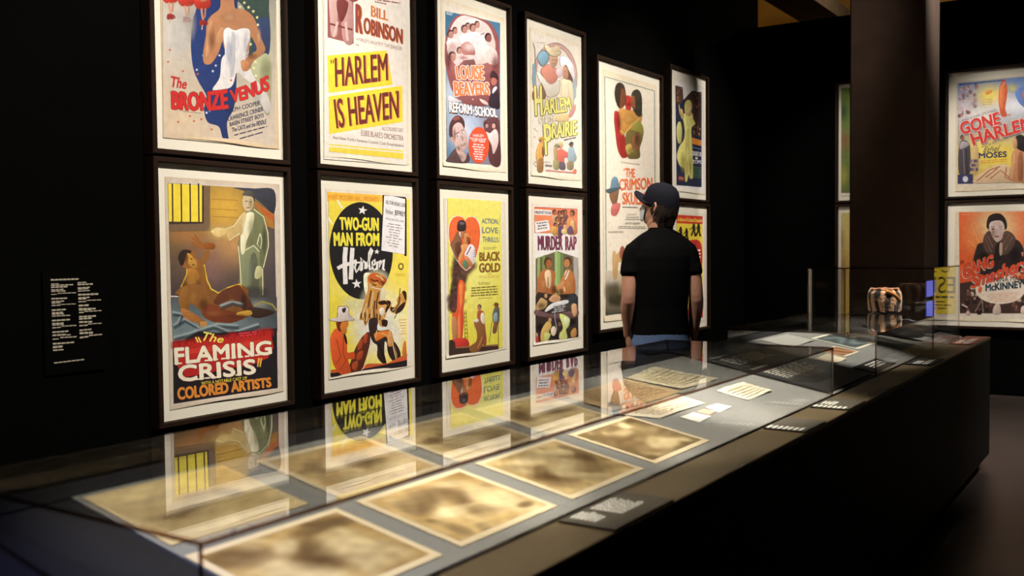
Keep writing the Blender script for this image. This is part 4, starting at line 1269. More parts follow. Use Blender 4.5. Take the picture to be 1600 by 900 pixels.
def art_court(A):
    A.crop(820, 300, 6.927)
    A.poly([(98, 163), (566, 186), (566, 450), (102, 440)], (228, 136, 88))
    A.poly([(98, 160), (566, 183), (566, 192), (98, 170)], (190, 84, 60))
    sk = (170, 108, 72)
    for i, (x, y) in enumerate(((318, 222), (372, 232), (408, 226), (436, 222), (345, 300), (400, 300), (330, 360), (380, 370), (440, 330), (484, 330))):
        A.sm([(x - 26, y + 60), (x - 20, y + 26), (x + 18, y + 26), (x + 30, y + 80), (x, y + 120), (x - 24, y + 100)], ((206, 160, 116), (150, 92, 70), (196, 150, 90), (120, 80, 80))[i % 4])
        A.head(x, y, 26, sk, (70, 46, 46))
    A.sm([(455, 300), (500, 280), (540, 330), (556, 450), (460, 448)], (206, 140, 84))
    A.head(505, 235, 32, (176, 116, 76), (58, 40, 42), -1)
    A.sm([(490, 330), (522, 310), (530, 400), (500, 440)], (226, 182, 116))
    A.sm([(360, 390), (400, 370), (412, 448), (366, 448)], (96, 70, 100))
    A.sm([(460, 400), (500, 370), (520, 448), (462, 448)], (110, 84, 106))
    A.sm([(395, 410), (440, 400), (450, 448), (400, 448)], (222, 196, 120))
    A.sm([(285, 380), (340, 380), (350, 445), (285, 442)], (214, 160, 80))
    A.poly([(102, 186), (286, 200), (286, 254), (102, 246)], (240, 234, 214))
    A.text('HARLEM HITS', [(108, 202), (206, 208), (206, 240), (108, 234)], (96, 88, 84), 0.06)
    A.text('THE WAR', [(212, 208), (280, 212), (280, 244), (212, 240)], (96, 88, 84), 0.06)
    A.poly([(104, 322), (246, 304), (272, 412), (112, 442)], (238, 230, 210))
    A.lines([(120, 334), (238, 318), (254, 404), (130, 424)], 3, (120, 112, 110), .55, 4, .2, wordlen=.25)
    A.text('MURDER', [(138, 474), (400, 482), (402, 622), (140, 628)], (124, 58, 76), 0.03, drop=(3, 2, (66, 34, 46)), space=1.06)
    A.text('RAP', [(436, 480), (552, 482), (552, 620), (438, 628)], (132, 64, 82), 0.03, drop=(3, 2, (70, 36, 50)), space=1.06)
    # courtroom picture
    A.poly([(115, 722), (345, 640), (572, 714), (578, 900), (572, 1400), (118, 1400)], (104, 96, 66))
    for i, x in enumerate((130, 185, 320, 350, 385)):
        A.poly([(x, 715 - (x - 115) * .33 if x < 345 else 646 + (x - 345) * .3), (x + 30, 705 - (x - 115) * .33 if x < 345 else 660 + (x - 345) * .3), (x + 32, 1220), (x, 1220)], ((150, 168, 92), (120, 140, 70), (160, 186, 110), (140, 170, 90), (110, 130, 74))[i])
    A.poly([(520, 700), (572, 714), (576, 1200), (530, 1200)], (176, 168, 150))
    A.crop(820, 425, 6.427)
    A.sm([(130, 60), (165, -10), (230, -30), (300, 10), (290, 120), (330, 200), (290, 260), (130, 260), (122, 160)], (176, 106, 56))
    A.sm([(200, 0), (250, -10), (260, 110), (235, 170), (205, 110)], (226, 196, 146))
    A.line([(228, 50), (230, 200)], 8, (140, 90, 50))
    A.sm([(370, 60), (400, -10), (440, -30), (490, 40), (500, 200), (440, 250), (360, 220), (350, 120)], (190, 118, 58))
    A.sm([(405, 0), (440, -20), (420, 60), (395, 70)], (236, 220, 180))
    A.line([(440, -40), (410, 20), (395, 60)], 9, (120, 80, 50))
    A.sm([(300, 160), (350, 110), (390, 90), (385, 130), (345, 180)], (206, 150, 90))
    A.head(232, -90, 46, (168, 100, 54), (78, 52, 36))
    A.head(424, -95, 44, (196, 128, 70), (72, 52, 40), -1)
    A.line([(390, 150), (396, 200)], 12, (230, 200, 150))
    A.poly([(104, 240), (130, 200), (300, 230), (500, 215), (530, 250), (535, 652), (106, 712)], (56, 44, 38))
    A.sm([(110, 380), (250, 420), (430, 400), (525, 380), (528, 440), (430, 470), (260, 460), (108, 430)], (110, 80, 74))
    A.head(204, 235, 24, (196, 150, 96), (70, 50, 40))
    A.sm([(130, 300), (160, 260), (200, 280), (220, 300), (200, 360), (110, 380), (115, 330)], (190, 156, 96))
    A.sm([(240, 270), (300, 220), (350, 250), (340, 290), (270, 300)], (206, 156, 106))
    A.head(310, 225, 24, (214, 166, 110), (110, 80, 50), -1)
    A.sm([(425, 320), (432, 255), (470, 218), (512, 240), (522, 310), (480, 330)], (52, 54, 58))
    A.sm([(468, 330), (510, 325), (515, 420), (488, 445), (470, 400)], (214, 164, 110))
    A.sm([(198, 392), (232, 345), (300, 305), (420, 282), (424, 312), (330, 332), (262, 368), (214, 396)], (224, 222, 204))
    A.softs([(180, 120, 40, 90, (214, 150, 90), .6), (290, 180, 40, 60, (90, 56, 34), .6), (440, 120, 50, 90, (222, 160, 96), .5), (360, 200, 40, 40, (110, 66, 36), .6), (160, 340, 50, 40, (120, 90, 54), .6), (300, 270, 40, 30, (226, 180, 126), .5),
             (150, 560, 50, 60, (30, 24, 22), .7), (300, 640, 60, 50, (36, 28, 26), .7), (470, 500, 50, 50, (34, 28, 26), .7), (220, 560, 24, 50, (226, 196, 120), .5), (400, 520, 24, 60, (230, 234, 160), .5), (180, 430, 80, 20, (140, 104, 96), .5), (400, 240, 60, 24, (40, 30, 26), .6)])
    A.lines([(310, 340), (412, 320), (402, 400), (250, 420)], 4, (196, 194, 180), .5, 6, .3, wordlen=.3)
    A.line([(290, 330), (300, 480), (318, 580)], 8, (150, 150, 140))
    A.sm([(345, 430), (392, 432), (446, 470), (436, 540), (408, 580), (420, 660), (350, 675), (345, 620), (380, 560)], (206, 212, 116))
    A.sm([(390, 450), (440, 475), (425, 540), (395, 520)], (224, 228, 170))
    A.sm([(160, 600), (200, 520), (240, 490), (262, 540), (235, 600), (245, 640), (210, 700), (160, 700)], (206, 172, 92))
    A.sm([(195, 610), (250, 620), (240, 660), (215, 700), (196, 700)], (196, 200, 110))
    A.head(245, 478, 24, (204, 150, 100), (80, 54, 40))
    A.sm([(260, 570), (290, 545), (310, 590), (290, 640), (262, 620)], (226, 206, 166))
    A.head(340, 520, 24, (120, 84, 64), (40, 32, 32))
    A.sm([(460, 600), (500, 560), (515, 610), (500, 650), (464, 650)], (190, 140, 70))
    A.poly([(106, 655), (132, 640), (136, 700), (106, 712)], (190, 60, 50))
    A.ell(115, 630, 12, 20, (200, 150, 110))


def art_skull(A):
    A.crop(930, 95, 4.389)
    bl = (130, 150, 146)
    A.line([(62, 108), (404, 206)], 4, bl)
    A.line([(62, 108), (70, 600), (72, 1230), (80, 1775)], 4, bl)
    A.line([(404, 206), (408, 900), (412, 1700)], 4, bl)
    A.sm([(205, 248), (240, 250), (240, 340), (212, 340)], (196, 56, 44))
    A.sm([(134, 345), (168, 370), (182, 460), (204, 540), (216, 620), (212, 660), (180, 660), (152, 600), (136, 480), (128, 400)], (170, 48, 42))
    A.sm([(165, 330), (230, 340), (312, 350), (312, 420), (270, 450), (225, 480), (180, 510), (168, 430)], (196, 142, 66))
    A.sm([(140, 170), (165, 150), (192, 168), (206, 225), (200, 290), (170, 326), (148, 300), (132, 235)], (58, 46, 34))
    A.sm([(180, 190), (202, 215), (210, 270), (196, 310), (168, 322), (170, 260)], (128, 74, 44))
    A.sm([(246, 240), (262, 205), (292, 200), (314, 240), (318, 320), (312, 378), (280, 372), (250, 310)], (60, 54, 40))
    A.sm([(246, 245), (268, 250), (272, 320), (256, 325), (244, 300)], (150, 92, 54))
    A.sm([(210, 500), (250, 470), (290, 480), (326, 470), (320, 540), (302, 600), (304, 660), (262, 672), (222, 662), (206, 590)], (112, 96, 48))
    A.sm([(250, 470), (275, 420), (305, 420), (326, 460), (326, 510), (300, 490)], (150, 142, 58))
    A.sm([(252, 520), (290, 500), (306, 560), (290, 610), (255, 590)], (140, 90, 54))
    A.line([(165, 480), (200, 500), (250, 440), (300, 395)], 5, (222, 190, 100))
    A.sm([(205, 590), (240, 570), (250, 620), (222, 640)], (190, 160, 80))
    A.text('The feature that has everything', [(174, 690), (302, 706), (302, 718), (174, 702)], (110, 104, 90), 0.0)
    A.softs([(230, 400, 50, 50, (222, 170, 86), .6), (160, 420, 26, 80, (120, 36, 34), .5), (180, 560, 26, 70, (190, 60, 50), .5), (285, 540, 26, 60, (84, 66, 34), .6), (250, 620, 40, 30, (160, 136, 70), .6), (160, 200, 20, 50, (96, 74, 50), .5), (290, 250, 20, 50, (100, 86, 60), .5), (225, 300, 30, 20, (150, 60, 44), .4)])
    og = (228, 108, 52)
    A.text('THE', [(206, 736), (270, 742), (270, 800), (206, 798)], og, 0.04)
    A.text('"', [(192, 738), (203, 740), (203, 758), (193, 756)], og, 0.02)
    A.text('CRIMSON', [(163, 812), (388, 800), (388, 880), (163, 888)], og, 0.04)
    A.crop(930, 290, 3.911)
    A.text('SKULL', [(166, 44), (290, 40), (290, 114), (166, 114)], og, 0.04)
    A.text('"', [(294, 40), (304, 40), (304, 60), (294, 60)], og, 0.02)
    A.sm([(86, 45), (138, 20), (136, 70), (125, 110), (104, 112)], (138, 100, 66))
    A.sm([(66, 26), (90, 14), (98, -30), (112, -52), (132, -44), (142, -6), (146, 16), (110, 36), (80, 42)], (112, 140, 150))
    A.sm([(66, 26), (146, 12), (150, 18), (84, 46)], (78, 92, 92))
    A.sm([(98, 130), (118, 110), (152, 114), (130, 178), (100, 178)], (204, 110, 96))
    A.lines([(165, 128), (256, 130), (256, 138), (165, 136)], 1, (96, 86, 76), .8, 3, 0)
    A.text('featuring an all colored cast', [(190, 172), (250, 168), (250, 182), (190, 186)], (150, 140, 120), 0.0)
    A.lines([(182, 190), (270, 190), (270, 216), (182, 216)], 2, (170, 160, 140), .5, 5)
    A.text('ANITA BUSH', [(180, 224), (270, 224), (270, 238), (180, 238)], (96, 88, 78), 0.03)
    A.lines([(134, 246), (312, 250), (312, 270), (134, 266)], 2, (150, 140, 120), .5, 6, .1)
    A.text('IN 6 SMASHING REELS', [(80, 278), (172, 276), (172, 288), (80, 290)], (120, 112, 96), 0.0)
    A.grad([(62, 520), (150, 520), (138, 784), (62, 794)], [(216, 200, 160), (206, 190, 150), (60, 58, 40), (56, 56, 40)], [(90, 580, 30, 40, (196, 190, 170), .6)], 8, 14)
    A.grad([(140, 520), (330, 520), (330, 770), (138, 784)], [(206, 190, 150), (200, 180, 140), (64, 60, 42), (60, 58, 40)], (), 8, 14)
    for x in (80, 110, 130, 180, 230, 280):
        A.soft(x, 645, 34, 70, (96, 90, 62), .7)
        A.soft(x + 20, 700, 40, 50, (60, 58, 40), .8)
    A.sm([(106, 420), (118, 400), (128, 420), (160, 400), (210, 420), (205, 560), (180, 560), (165, 480), (140, 470), (130, 560), (110, 560)], (196, 156, 96))
    A.sm([(150, 390), (165, 370), (180, 400), (170, 450), (150, 440)], (150, 84, 60))


def art_blonde(A):
    A.crop(930, 95, 4.389)
    A.poly([(547, 168), (597, 182), (603, 268), (660, 206), (727, 216), (727, 866), (556, 852)], (40, 44, 62))
    rnd = random.Random(8)
    A.poly([(547, 168), (597, 182), (600, 268), (580, 300), (549, 290)], (84, 60, 44))
    A.poly([(606, 268), (660, 206), (727, 216), (727, 520), (668, 520), (660, 300)], (70, 48, 38))
    for i in range(46):
        x, y = (rnd.uniform(552, 590), rnd.uniform(185, 280)) if i < 14 else (rnd.uniform(668, 722), rnd.uniform(226, 505))
        A.ell(x, y, rnd.uniform(3, 6), rnd.uniform(4, 9), rnd.choice(((150, 104, 66), (186, 140, 90), (120, 76, 50), (110, 50, 40))), n=8)
    A.sm([(560, 440), (580, 420), (592, 480), (585, 560), (566, 560), (556, 500)], (198, 192, 110))
    yl = (216, 208, 116)
    A.sm([(600, 390), (612, 360), (660, 360), (668, 400), (684, 430), (664, 450), (656, 480), (664, 640), (668, 790), (650, 806), (638, 780), (626, 826), (614, 820), (610, 740), (580, 720), (558, 660), (575, 590), (606, 540), (612, 470)], yl)
    A.sm([(622, 500), (640, 480), (636, 700), (622, 780), (616, 640)], (186, 172, 84))
    A.sm([(580, 350), (590, 330), (604, 380), (592, 398)], (204, 178, 110))
    A.sm([(570, 300), (582, 340), (592, 370), (578, 366)], (206, 176, 110))
    A.sm([(612, 320), (640, 320), (655, 370), (620, 372)], (206, 170, 110))
    A.ell(636, 312, 26, 44, (196, 190, 96))
    A.ell(640, 318, 15, 28, (214, 180, 120))
    A.softs([(630, 640, 18, 110, (236, 230, 140), .6), (600, 700, 24, 80, (170, 160, 76), .6), (650, 720, 14, 80, (160, 150, 70), .5), (640, 420, 26, 40, (236, 228, 140), .5)])
    A.poly([(662, 526), (726, 546), (726, 584), (662, 570)], (226, 140, 54))
    w = (226, 222, 208)
    A.lines([(664, 590), (724, 604), (724, 612), (664, 598)], 1, (110, 124, 150), .8, 3)
    A.text('DUKE IS', [(664, 618), (724, 628), (724, 656), (664, 650)], w, 0.05)
    A.text('TOPS', [(664, 680), (724, 684), (724, 706), (664, 704)], w, 0.05)
    A.ell(692, 668, 10, 9, w)
    A.lines([(664, 724), (724, 730), (724, 812), (664, 808)], 6, (84, 116, 66), .5, 5, .1)
    A.poly([(566, 786), (606, 794), (606, 828), (566, 822)], (120, 44, 40))
    A.lines([(570, 796), (602, 802), (602, 820), (570, 816)], 2, (206, 160, 130), .5, 5)


def art_revue(A):
    A.crop(930, 290, 3.911)
    A.poly([(494, 178), (654, 187), (656, 806), (502, 800)], (240, 214, 66))
    A.poly([(494, 178), (654, 187), (654, 236), (494, 230)], (206, 62, 40))
    A.text('A Show of Colored Beauties', [(500, 194), (650, 201), (650, 224), (500, 218)], (244, 214, 84), 0.03, .2)
    for x, y in ((520, 280), (556, 290), (600, 262), (630, 262)):
        A.ell(x, y - 22, 7, 8, (40, 30, 26), n=10)
        A.sm([(x - 8, y - 14), (x + 8, y - 14), (x + 7, y + 16), (x + 14, y + 44), (x + 5, y + 46), (x, y + 20), (x - 12, y + 44), (x - 18, y + 40), (x - 7, y + 14)], (44, 34, 28))
        A.line([(x - 8, y - 8), (x - 20, y + 8), (x - 26, y - 2)], 5, (44, 34, 28))
    A.sm([(508, 352), (570, 336), (642, 350), (646, 520), (600, 610), (516, 555)], (204, 56, 44))
    A.text('DIXIE', [(516, 390), (640, 392), (640, 440), (516, 440)], (246, 238, 216), 0.06)
    A.text('LOVE', [(520, 450), (638, 452), (638, 500), (520, 500)], (246, 238, 216), 0.06)
    A.poly([(502, 752), (656, 758), (656, 806), (502, 800)], (200, 54, 40))
    A.lines([(510, 640), (648, 640), (648, 730), (510, 730)], 5, (90, 60, 40), .5, 6, .3)


def art_gone(A):
    A.crop(1470, 100, 4.285)
    A.grad([(113, 128), (606, 80), (606, 786), (113, 802)], [(96, 136, 180), (110, 146, 190), (226, 196, 90), (210, 178, 80)],
           [(330, 210, 110, 80, (244, 216, 84), 1.0), (260, 340, 160, 60, (240, 232, 206), .8), (500, 280, 110, 60, (232, 232, 220), .9), (400, 620, 200, 120, (240, 212, 76), 1.0), (150, 160, 90, 60, (150, 160, 180), .5), (150, 300, 50, 90, (220, 200, 190), .8), (250, 560, 60, 60, (244, 220, 100), .9)], 26, 32)
    A.lines([(124, 134), (400, 108), (560, 92), (124, 148)][:1] + [(420, 104), (420, 116), (124, 148)], 1, (56, 78, 120), .8, 3, 0, wordlen=.05)
    rnd = random.Random(2)
    for i in range(46):
        x = rnd.uniform(122, 240)
        y = rnd.uniform(170, 360) - (x - 122) * .3
        A.soft(x, y, rnd.uniform(10, 17), rnd.uniform(12, 22), rnd.choice(((206, 120, 96), (232, 224, 210), (110, 80, 84), (150, 100, 90), (226, 200, 180))), n=10)
    A.sm([(500, 180), (560, 150), (606, 160), (606, 300), (560, 290), (520, 250)], (96, 128, 178))
    A.sm([(545, 200), (565, 180), (585, 220), (560, 250)], (170, 110, 90))
    og = (214, 92, 52)
    A.sm([(300, 190), (330, 175), (345, 186), (310, 205)], (226, 150, 70))
    A.lines([(270, 240), (350, 232), (350, 278), (270, 284)], 3, (200, 170, 60), .5, 4)
    A.sm([(392, 180), (404, 132), (430, 122), (446, 160), (440, 230), (430, 300), (442, 345), (412, 352), (398, 320), (388, 250)], og)
    A.sm([(400, 150), (420, 140), (424, 200), (410, 300), (396, 250)], (234, 132, 72))
    A.ell(420, 124, 14, 22, (196, 70, 46))
    A.ell(422, 132, 9, 15, (222, 150, 110))
    A.line([(425, 345), (470, 338)], 7, (196, 90, 70))
    A.softs([(420, 240, 14, 90, (240, 140, 80), .5), (200, 250, 60, 60, (236, 226, 210), .4), (480, 160, 50, 40, (236, 222, 130), .6), (330, 330, 60, 30, (244, 236, 214), .5)])
    A.text('AND A HARLEM ANGEL', [(140, 372), (380, 296), (384, 312), (144, 388)], (60, 60, 76), 0.02)
    red, nv = (208, 54, 44), (60, 48, 66)
    A.text('GONE', [(126, 396), (386, 322), (398, 398), (142, 474)], red, 0.10, 0, (0.045, (236, 226, 206)), drop=(4, 5, nv))
    A.text('HARLEM', [(196, 468), (604, 352), (614, 428), (222, 546)], red, 0.10, 0, (0.045, (236, 226, 206)), drop=(4, 5, nv))
    A.text('with an ALL-NEGRO CAST', [(270, 546), (522, 462), (524, 478), (274, 562)], (58, 58, 84), 0.02)
    A.text('Ethel', [(284, 560), (400, 540), (396, 584), (284, 592)], (54, 54, 70), -0.005, .4)
    A.text('MOSES', [(256, 597), (440, 585), (440, 622), (256, 632)], (44, 48, 86), 0.10)
    A.lines([(260, 648), (450, 634), (450, 660), (260, 672)], 2, (214, 150, 60), .5, 9, .1)
    A.sm([(128, 540), (145, 512), (178, 520), (196, 560), (192, 740), (130, 745), (118, 640)], (76, 68, 70))
    A.sm([(140, 520), (190, 530), (180, 550), (130, 570)], (170, 160, 150))
    A.line([(150, 560), (160, 740)], 6, (130, 116, 112))
    A.line([(170, 570), (178, 740)], 5, (40, 38, 44))
    A.head(145, 494, 15, (150, 96, 66), (50, 36, 32))
    A.sm([(208, 566), (246, 556), (254, 700), (215, 750), (206, 660)], (206, 176, 110))
    for i in range(12):
        A.ell(200 + (i % 4) * 14, 650 + (i // 4) * 28, 8, 13, ((110, 96, 110), (170, 140, 120), (80, 76, 96))[i % 3], n=10)
    A.poly([(113, 742), (215, 736), (220, 800), (113, 802)], (60, 62, 92))
    A.ell(165, 771, 19, 21, (210, 206, 196))
    A.ring(165, 771, 19, 21, 3, (110, 110, 130))
    A.sm([(215, 792), (300, 712), (380, 676), (450, 680), (490, 740), (606, 700), (606, 786), (400, 794)], (222, 190, 140))
    for p in ([(240, 785), (330, 710), (400, 685)], [(330, 770), (400, 712), (470, 770)], [(440, 690), (430, 760), (480, 780)], [(300, 760), (380, 700)]):
        A.line(p, 9, (178, 120, 84))
    A.sm([(478, 610), (500, 575), (560, 572), (600, 600), (606, 780), (470, 780), (462, 740), (472, 680)], (196, 138, 88))
    A.sm([(520, 620), (545, 600), (548, 760), (520, 770)], (160, 100, 64))
    A.sm([(490, 590), (500, 640), (486, 740), (468, 770), (472, 680)], (222, 164, 108))
    A.sm([(495, 545), (500, 495), (530, 474), (562, 490), (590, 540), (600, 590), (550, 585), (520, 570)], (34, 28, 30))
    A.sm([(490, 505), (505, 500), (512, 545), (498, 572), (486, 548)], (206, 150, 104))


def art_coat(A):
    A.crop(1470, 305, 4.285)
    A.grad([(122, 114), (604, 108), (604, 790), (128, 790)], [(226, 98, 44), (226, 96, 44), (206, 80, 40), (214, 84, 40)], [(372, 220, 135, 140, (250, 222, 150), 1.05), (220, 300, 60, 80, (240, 140, 70), .8)], 26, 32)
    for p in ([(210, 210), (260, 330)], [(180, 300), (250, 360)], [(230, 180), (270, 300)]):
        A.line(p, 6, (246, 170, 96))
    A.lines([(136, 126), (196, 128), (196, 136), (136, 134)], 1, (240, 170, 120), .6, 3)
    A.sm([(242, 345), (290, 318), (330, 300), (430, 296), (500, 296), (540, 330), (560, 400), (562, 520), (240, 520)], (50, 38, 34))
    A.sm([(318, 150), (340, 130), (376, 122), (410, 132), (436, 168), (442, 210), (430, 232), (370, 240), (316, 225), (308, 196)], (48, 36, 32))
    A.sm([(326, 200), (345, 176), (400, 172), (424, 200), (425, 250), (410, 290), (378, 314), (346, 288), (328, 250)], (222, 196, 172))
    A.ell(350, 226, 12, 5, (70, 48, 40)); A.ell(398, 224, 12, 5, (70, 48, 40))
    A.line([(336, 212), (362, 209)], 4, (80, 56, 44)); A.line([(386, 208), (412, 210)], 4, (80, 56, 44))
    A.ell(376, 276, 16, 6, (150, 70, 60)); A.line([(374, 230), (370, 256), (380, 258)], 3, (176, 140, 118))
    A.sm([(285, 300), (300, 260), (328, 240), (350, 290), (378, 330), (360, 400), (330, 410), (290, 350)], (92, 68, 54))
    A.sm([(424, 250), (450, 240), (490, 270), (500, 310), (470, 370), (420, 400), (385, 340), (410, 300)], (96, 72, 58))
    A.sm([(376, 330), (396, 340), (400, 420), (360, 430), (362, 380)], (40, 30, 28))
    for p in ([(300, 290), (340, 380)], [(315, 270), (350, 350)], [(480, 280), (430, 370)], [(460, 260), (410, 340)]):
        A.line(p, 6, (134, 106, 86))
    A.sm([(395, 330), (410, 322), (412, 390), (396, 400)], (190, 160, 130))
    A.softs([(352, 250, 20, 50, (176, 140, 116), .6), (395, 240, 24, 50, (238, 216, 194), .6), (376, 190, 40, 16, (236, 214, 190), .5), (310, 340, 30, 60, (130, 100, 80), .5), (450, 320, 30, 60, (130, 102, 82), .5), (290, 420, 50, 50, (34, 26, 24), .6), (500, 400, 50, 70, (36, 28, 26), .6)])
    # night-club pictures along the foot
    A.poly([(127, 590), (250, 570), (604, 560), (604, 790), (128, 790)], (70, 48, 40))
    rnd = random.Random(4)
    for i in range(34):
        x, y = rnd.uniform(138, 596), rnd.uniform(640, 780)
        A.sm([(x - 12, y + 22), (x - 8, y), (x + 8, y), (x + 13, y + 24)], rnd.choice(((40, 30, 28), (110, 76, 60), (46, 36, 34), (206, 180, 150))))
        A.ell(x, y - 8, 7, 9, rnd.choice(((150, 100, 76), (196, 150, 120), (110, 70, 54))), n=10)
    A.line([(280, 690), (230, 780)], 6, (150, 130, 110)); A.line([(275, 690), (285, 785)], 6, (150, 130, 110)); A.line([(140, 730), (180, 752)], 8, (226, 206, 180))
    A.sm([(360, 740), (390, 725), (400, 790), (350, 790)], (214, 190, 160))
    A.sm([(545, 745), (600, 740), (600, 790), (540, 790)], (226, 200, 170))
    A.ell(398, 632, 166, 96, (238, 220, 184), n=48)
    A.lines([(300, 664), (540, 648), (510, 716), (340, 722)], 5, (222, 176, 140), .45, 5, .3)
    A.sm([(252, 630), (262, 612), (276, 620), (270, 645), (256, 652)], (226, 110, 60))
    A.sm([(512, 520), (530, 516), (535, 540), (515, 545)], (226, 150, 100))
    og = (228, 84, 44)
    A.text('GANG', [(146, 478), (350, 398), (358, 474), (156, 560)], og, 0.06, 0.1, (0.05, (110, 34, 28)), drop=(-4, 6, (236, 190, 160)), arch=6)
    A.text('"', [(132, 444), (150, 436), (154, 458), (138, 466)], (120, 34, 28), 0.04)
    A.text('Smashers', [(196, 546), (576, 402), (584, 494), (206, 624)], og, 0.06, 0.35, (0.045, (110, 34, 28)), drop=(-3, 6, (240, 206, 180)))
    A.text('"', [(540, 384), (562, 376), (566, 404), (546, 410)], (226, 150, 120), 0.04)
    tl = (24, 62, 70)
    A.text('NINA MAE', [(358, 552), (540, 540), (540, 572), (358, 584)], tl, 0.02)
    A.text('McKINNEY', [(300, 598), (548, 573), (548, 618), (302, 642)], tl, 0.10)


def art_green(A):
    A.crop(1300, 100, 4.0)
    A.grad([(58, 150), (515, 132), (515, 800), (58, 806)], [(120, 150, 60), (60, 60, 40), (50, 46, 36), (90, 110, 50)], [(70, 300, 30, 60, (40, 60, 40), .9), (80, 480, 40, 60, (150, 60, 50), .7), (70, 700, 30, 60, (170, 160, 60), .8)])
    A.sm([(120, 300), (200, 240), (260, 320), (240, 520), (140, 560)], (150, 96, 60))
    A.head(190, 250, 40, (170, 110, 70), (50, 36, 30))


def art_amber(A):
    A.crop(1300, 300, 4.0)
    A.grad([(58, 130), (515, 118), (515, 800), (58, 790)], [(206, 190, 110), (220, 196, 70), (200, 150, 50), (206, 170, 70)], [(70, 480, 26, 90, (150, 100, 70), .9), (64, 300, 10, 60, (60, 50, 30), .9)])
    A.sm([(110, 500), (160, 300), (240, 320), (280, 520), (220, 700), (130, 700)], (150, 80, 50))
    A.head(200, 280, 42, (180, 120, 80), (60, 40, 30))


def art_letters(A):
    # yellow handbill sheet with large black capitals
    A.place = lambda x, y: Vector((WALL_X, 0.555 - x, ZL1 - y))        # laid out in metres from the sheet's top left corner
    A.crop(0, 0, 1)
    A.poly([(.045, .06), (.735, .06), (.735, 1.067), (.045, 1.067)], (226, 196, 44))
    bk = (40, 34, 30)
    A.lines([(.08, .12), (.70, .12), (.70, .54), (.08, .54)], 3, bk, .5, 4, .1, wordlen=.3)
    A.ring(.14, .62, .034, .03, .013, bk, 10, 300)
    A.ring(.24, .62, .032, .03, .013, bk, -160, 120)
    A.ring(.36, .62, .034, .03, .013, bk)
    A.text('ESI', [(.050, .697), (.245, .697), (.245, .862), (.050, .862)], bk, 0.07)
    A.lines([(.06, .89), (.72, .89), (.72, .915), (.06, .915)], 1, bk, .8, 4, 0, wordlen=.1)
    A.lines([(.08, .94), (.70, .94), (.70, 1.04), (.08, 1.04)], 3, (96, 80, 40), .4, 5, .3)


LX = [2.919, 3.692, 3.974, 4.76, 5.041, 5.825, 6.097, 6.887]
ZL0, ZL1, ZU0, ZU1 = 0.667, 1.847, 1.938, 3.118
TOPS = 'top row of the black wall'
framed('L', LX[0], LX[1], ZU0, ZU1, 'framed poster of a woman in a white strapless gown, above the barred window poster', art_showgirl, (.028, .028, .05, .06), (216, 194, 158))
framed('L', LX[0], LX[1], ZL0, ZL1, 'framed poster with a barred yellow window and a pale ghostly man in evening dress', art_ghost, (.03, .03, .035, .055), (214, 200, 176))
framed('L', LX[2], LX[3], ZU0, ZU1, 'framed cream poster with two slanted yellow panels of tall maroon capitals', art_dancer, (.03, .03, .05, .045), (234, 224, 198))
framed('L', LX[2], LX[3], ZL0, ZL1, 'framed yellow poster with a big black oval, stars and a rearing horse', art_twogun, (.03, .03, .04, .075), (236, 228, 206))
framed('L', LX[4], LX[5], ZU0, ZU1, 'framed blue poster with a worried man\'s face and a red oval at its foot', art_reform, (.03, .03, .04, .06), (236, 226, 196))
framed('L', LX[4], LX[5], ZL0, ZL1, 'framed yellow poster with an orange heart above a burning oil well', art_oil, (.035, .04, .055, .085), (230, 222, 200))
framed('L', LX[6], LX[7], ZU0, ZU1, 'framed pale poster with big yellow lettering over a cowboy and a woman', art_prairie, (.03, .03, .04, .06), (238, 228, 200))
framed('L', LX[6], LX[7], ZL0, ZL1, 'framed white poster with maroon capitals between an orange crowd and a courtroom scene', art_court, (.035, .045, .05, .08), (234, 228, 208))
framed('L', 7.183, 8.327, 0.79, 2.98, 'largest framed poster on the wall, cream with orange capitals, behind the man\'s cap', art_skull, (.045, .06, .045, .06), (236, 224, 190))
framed('L', 8.612, 9.41, ZU0, ZU1, 'framed dark blue poster of a blonde woman in a long yellow dress', art_blonde, (.03, .03, .05, .06), (234, 228, 208))
framed('L', 8.612, 9.43, ZL0, ZL1, 'framed yellow poster with a red top band, partly behind the man\'s shoulder', art_revue, (.03, .03, .05, .06), (234, 228, 208))
framed('B', -2.892, -2.11, ZU0, ZU1, 'framed green poster on the far wall, upper one half hidden by the concrete column', art_green, (.03, .03, .04, .05), (230, 222, 200))
framed('B', -2.892, -2.11, ZL0, ZL1, 'framed amber poster on the far wall, lower one half hidden by the concrete column', art_amber, (.03, .03, .04, .05), (230, 222, 200))
framed('B', -1.822, -1.04, ZU0, ZU1, 'framed yellow and blue poster with red lettering and a woman\'s bare back', art_gone, (.065, .03, .06, .05), (226, 212, 178))
framed('B', -1.822, -1.04, ZL0, ZL1, 'framed orange poster of a dark-haired woman in a fur-collared coat', art_coat, (.065, .03, .06, .05), (228, 216, 184))
framed('B', -0.555, 0.225, ZL0, ZL1, 'framed yellow poster with black capitals, seen mirrored in the tall glass case', art_letters, (.04, .03, .04, .05), (228, 216, 184))
# ------------------------------------------------------------------ things lying on the sloping deck
def deck_matrix(x, y, lift=0.0, rot=0.0):
    """frame lying on the deck: local x along the table, local y up the slope, local z off the deck"""
    ex = Vector((1, 0, 0))
    ey = Vector((0, 1, DECK_T)).normalized()
    ez = ex.cross(ey)
    mm = Matrix((ex, ey, ez)).transposed().to_4x4()
    p = Vector((x, y, deck_z(y))) + ez * lift
    return Matrix.Translation(p) @ mm @ Matrix.Rotation(rot, 4, 'Z')


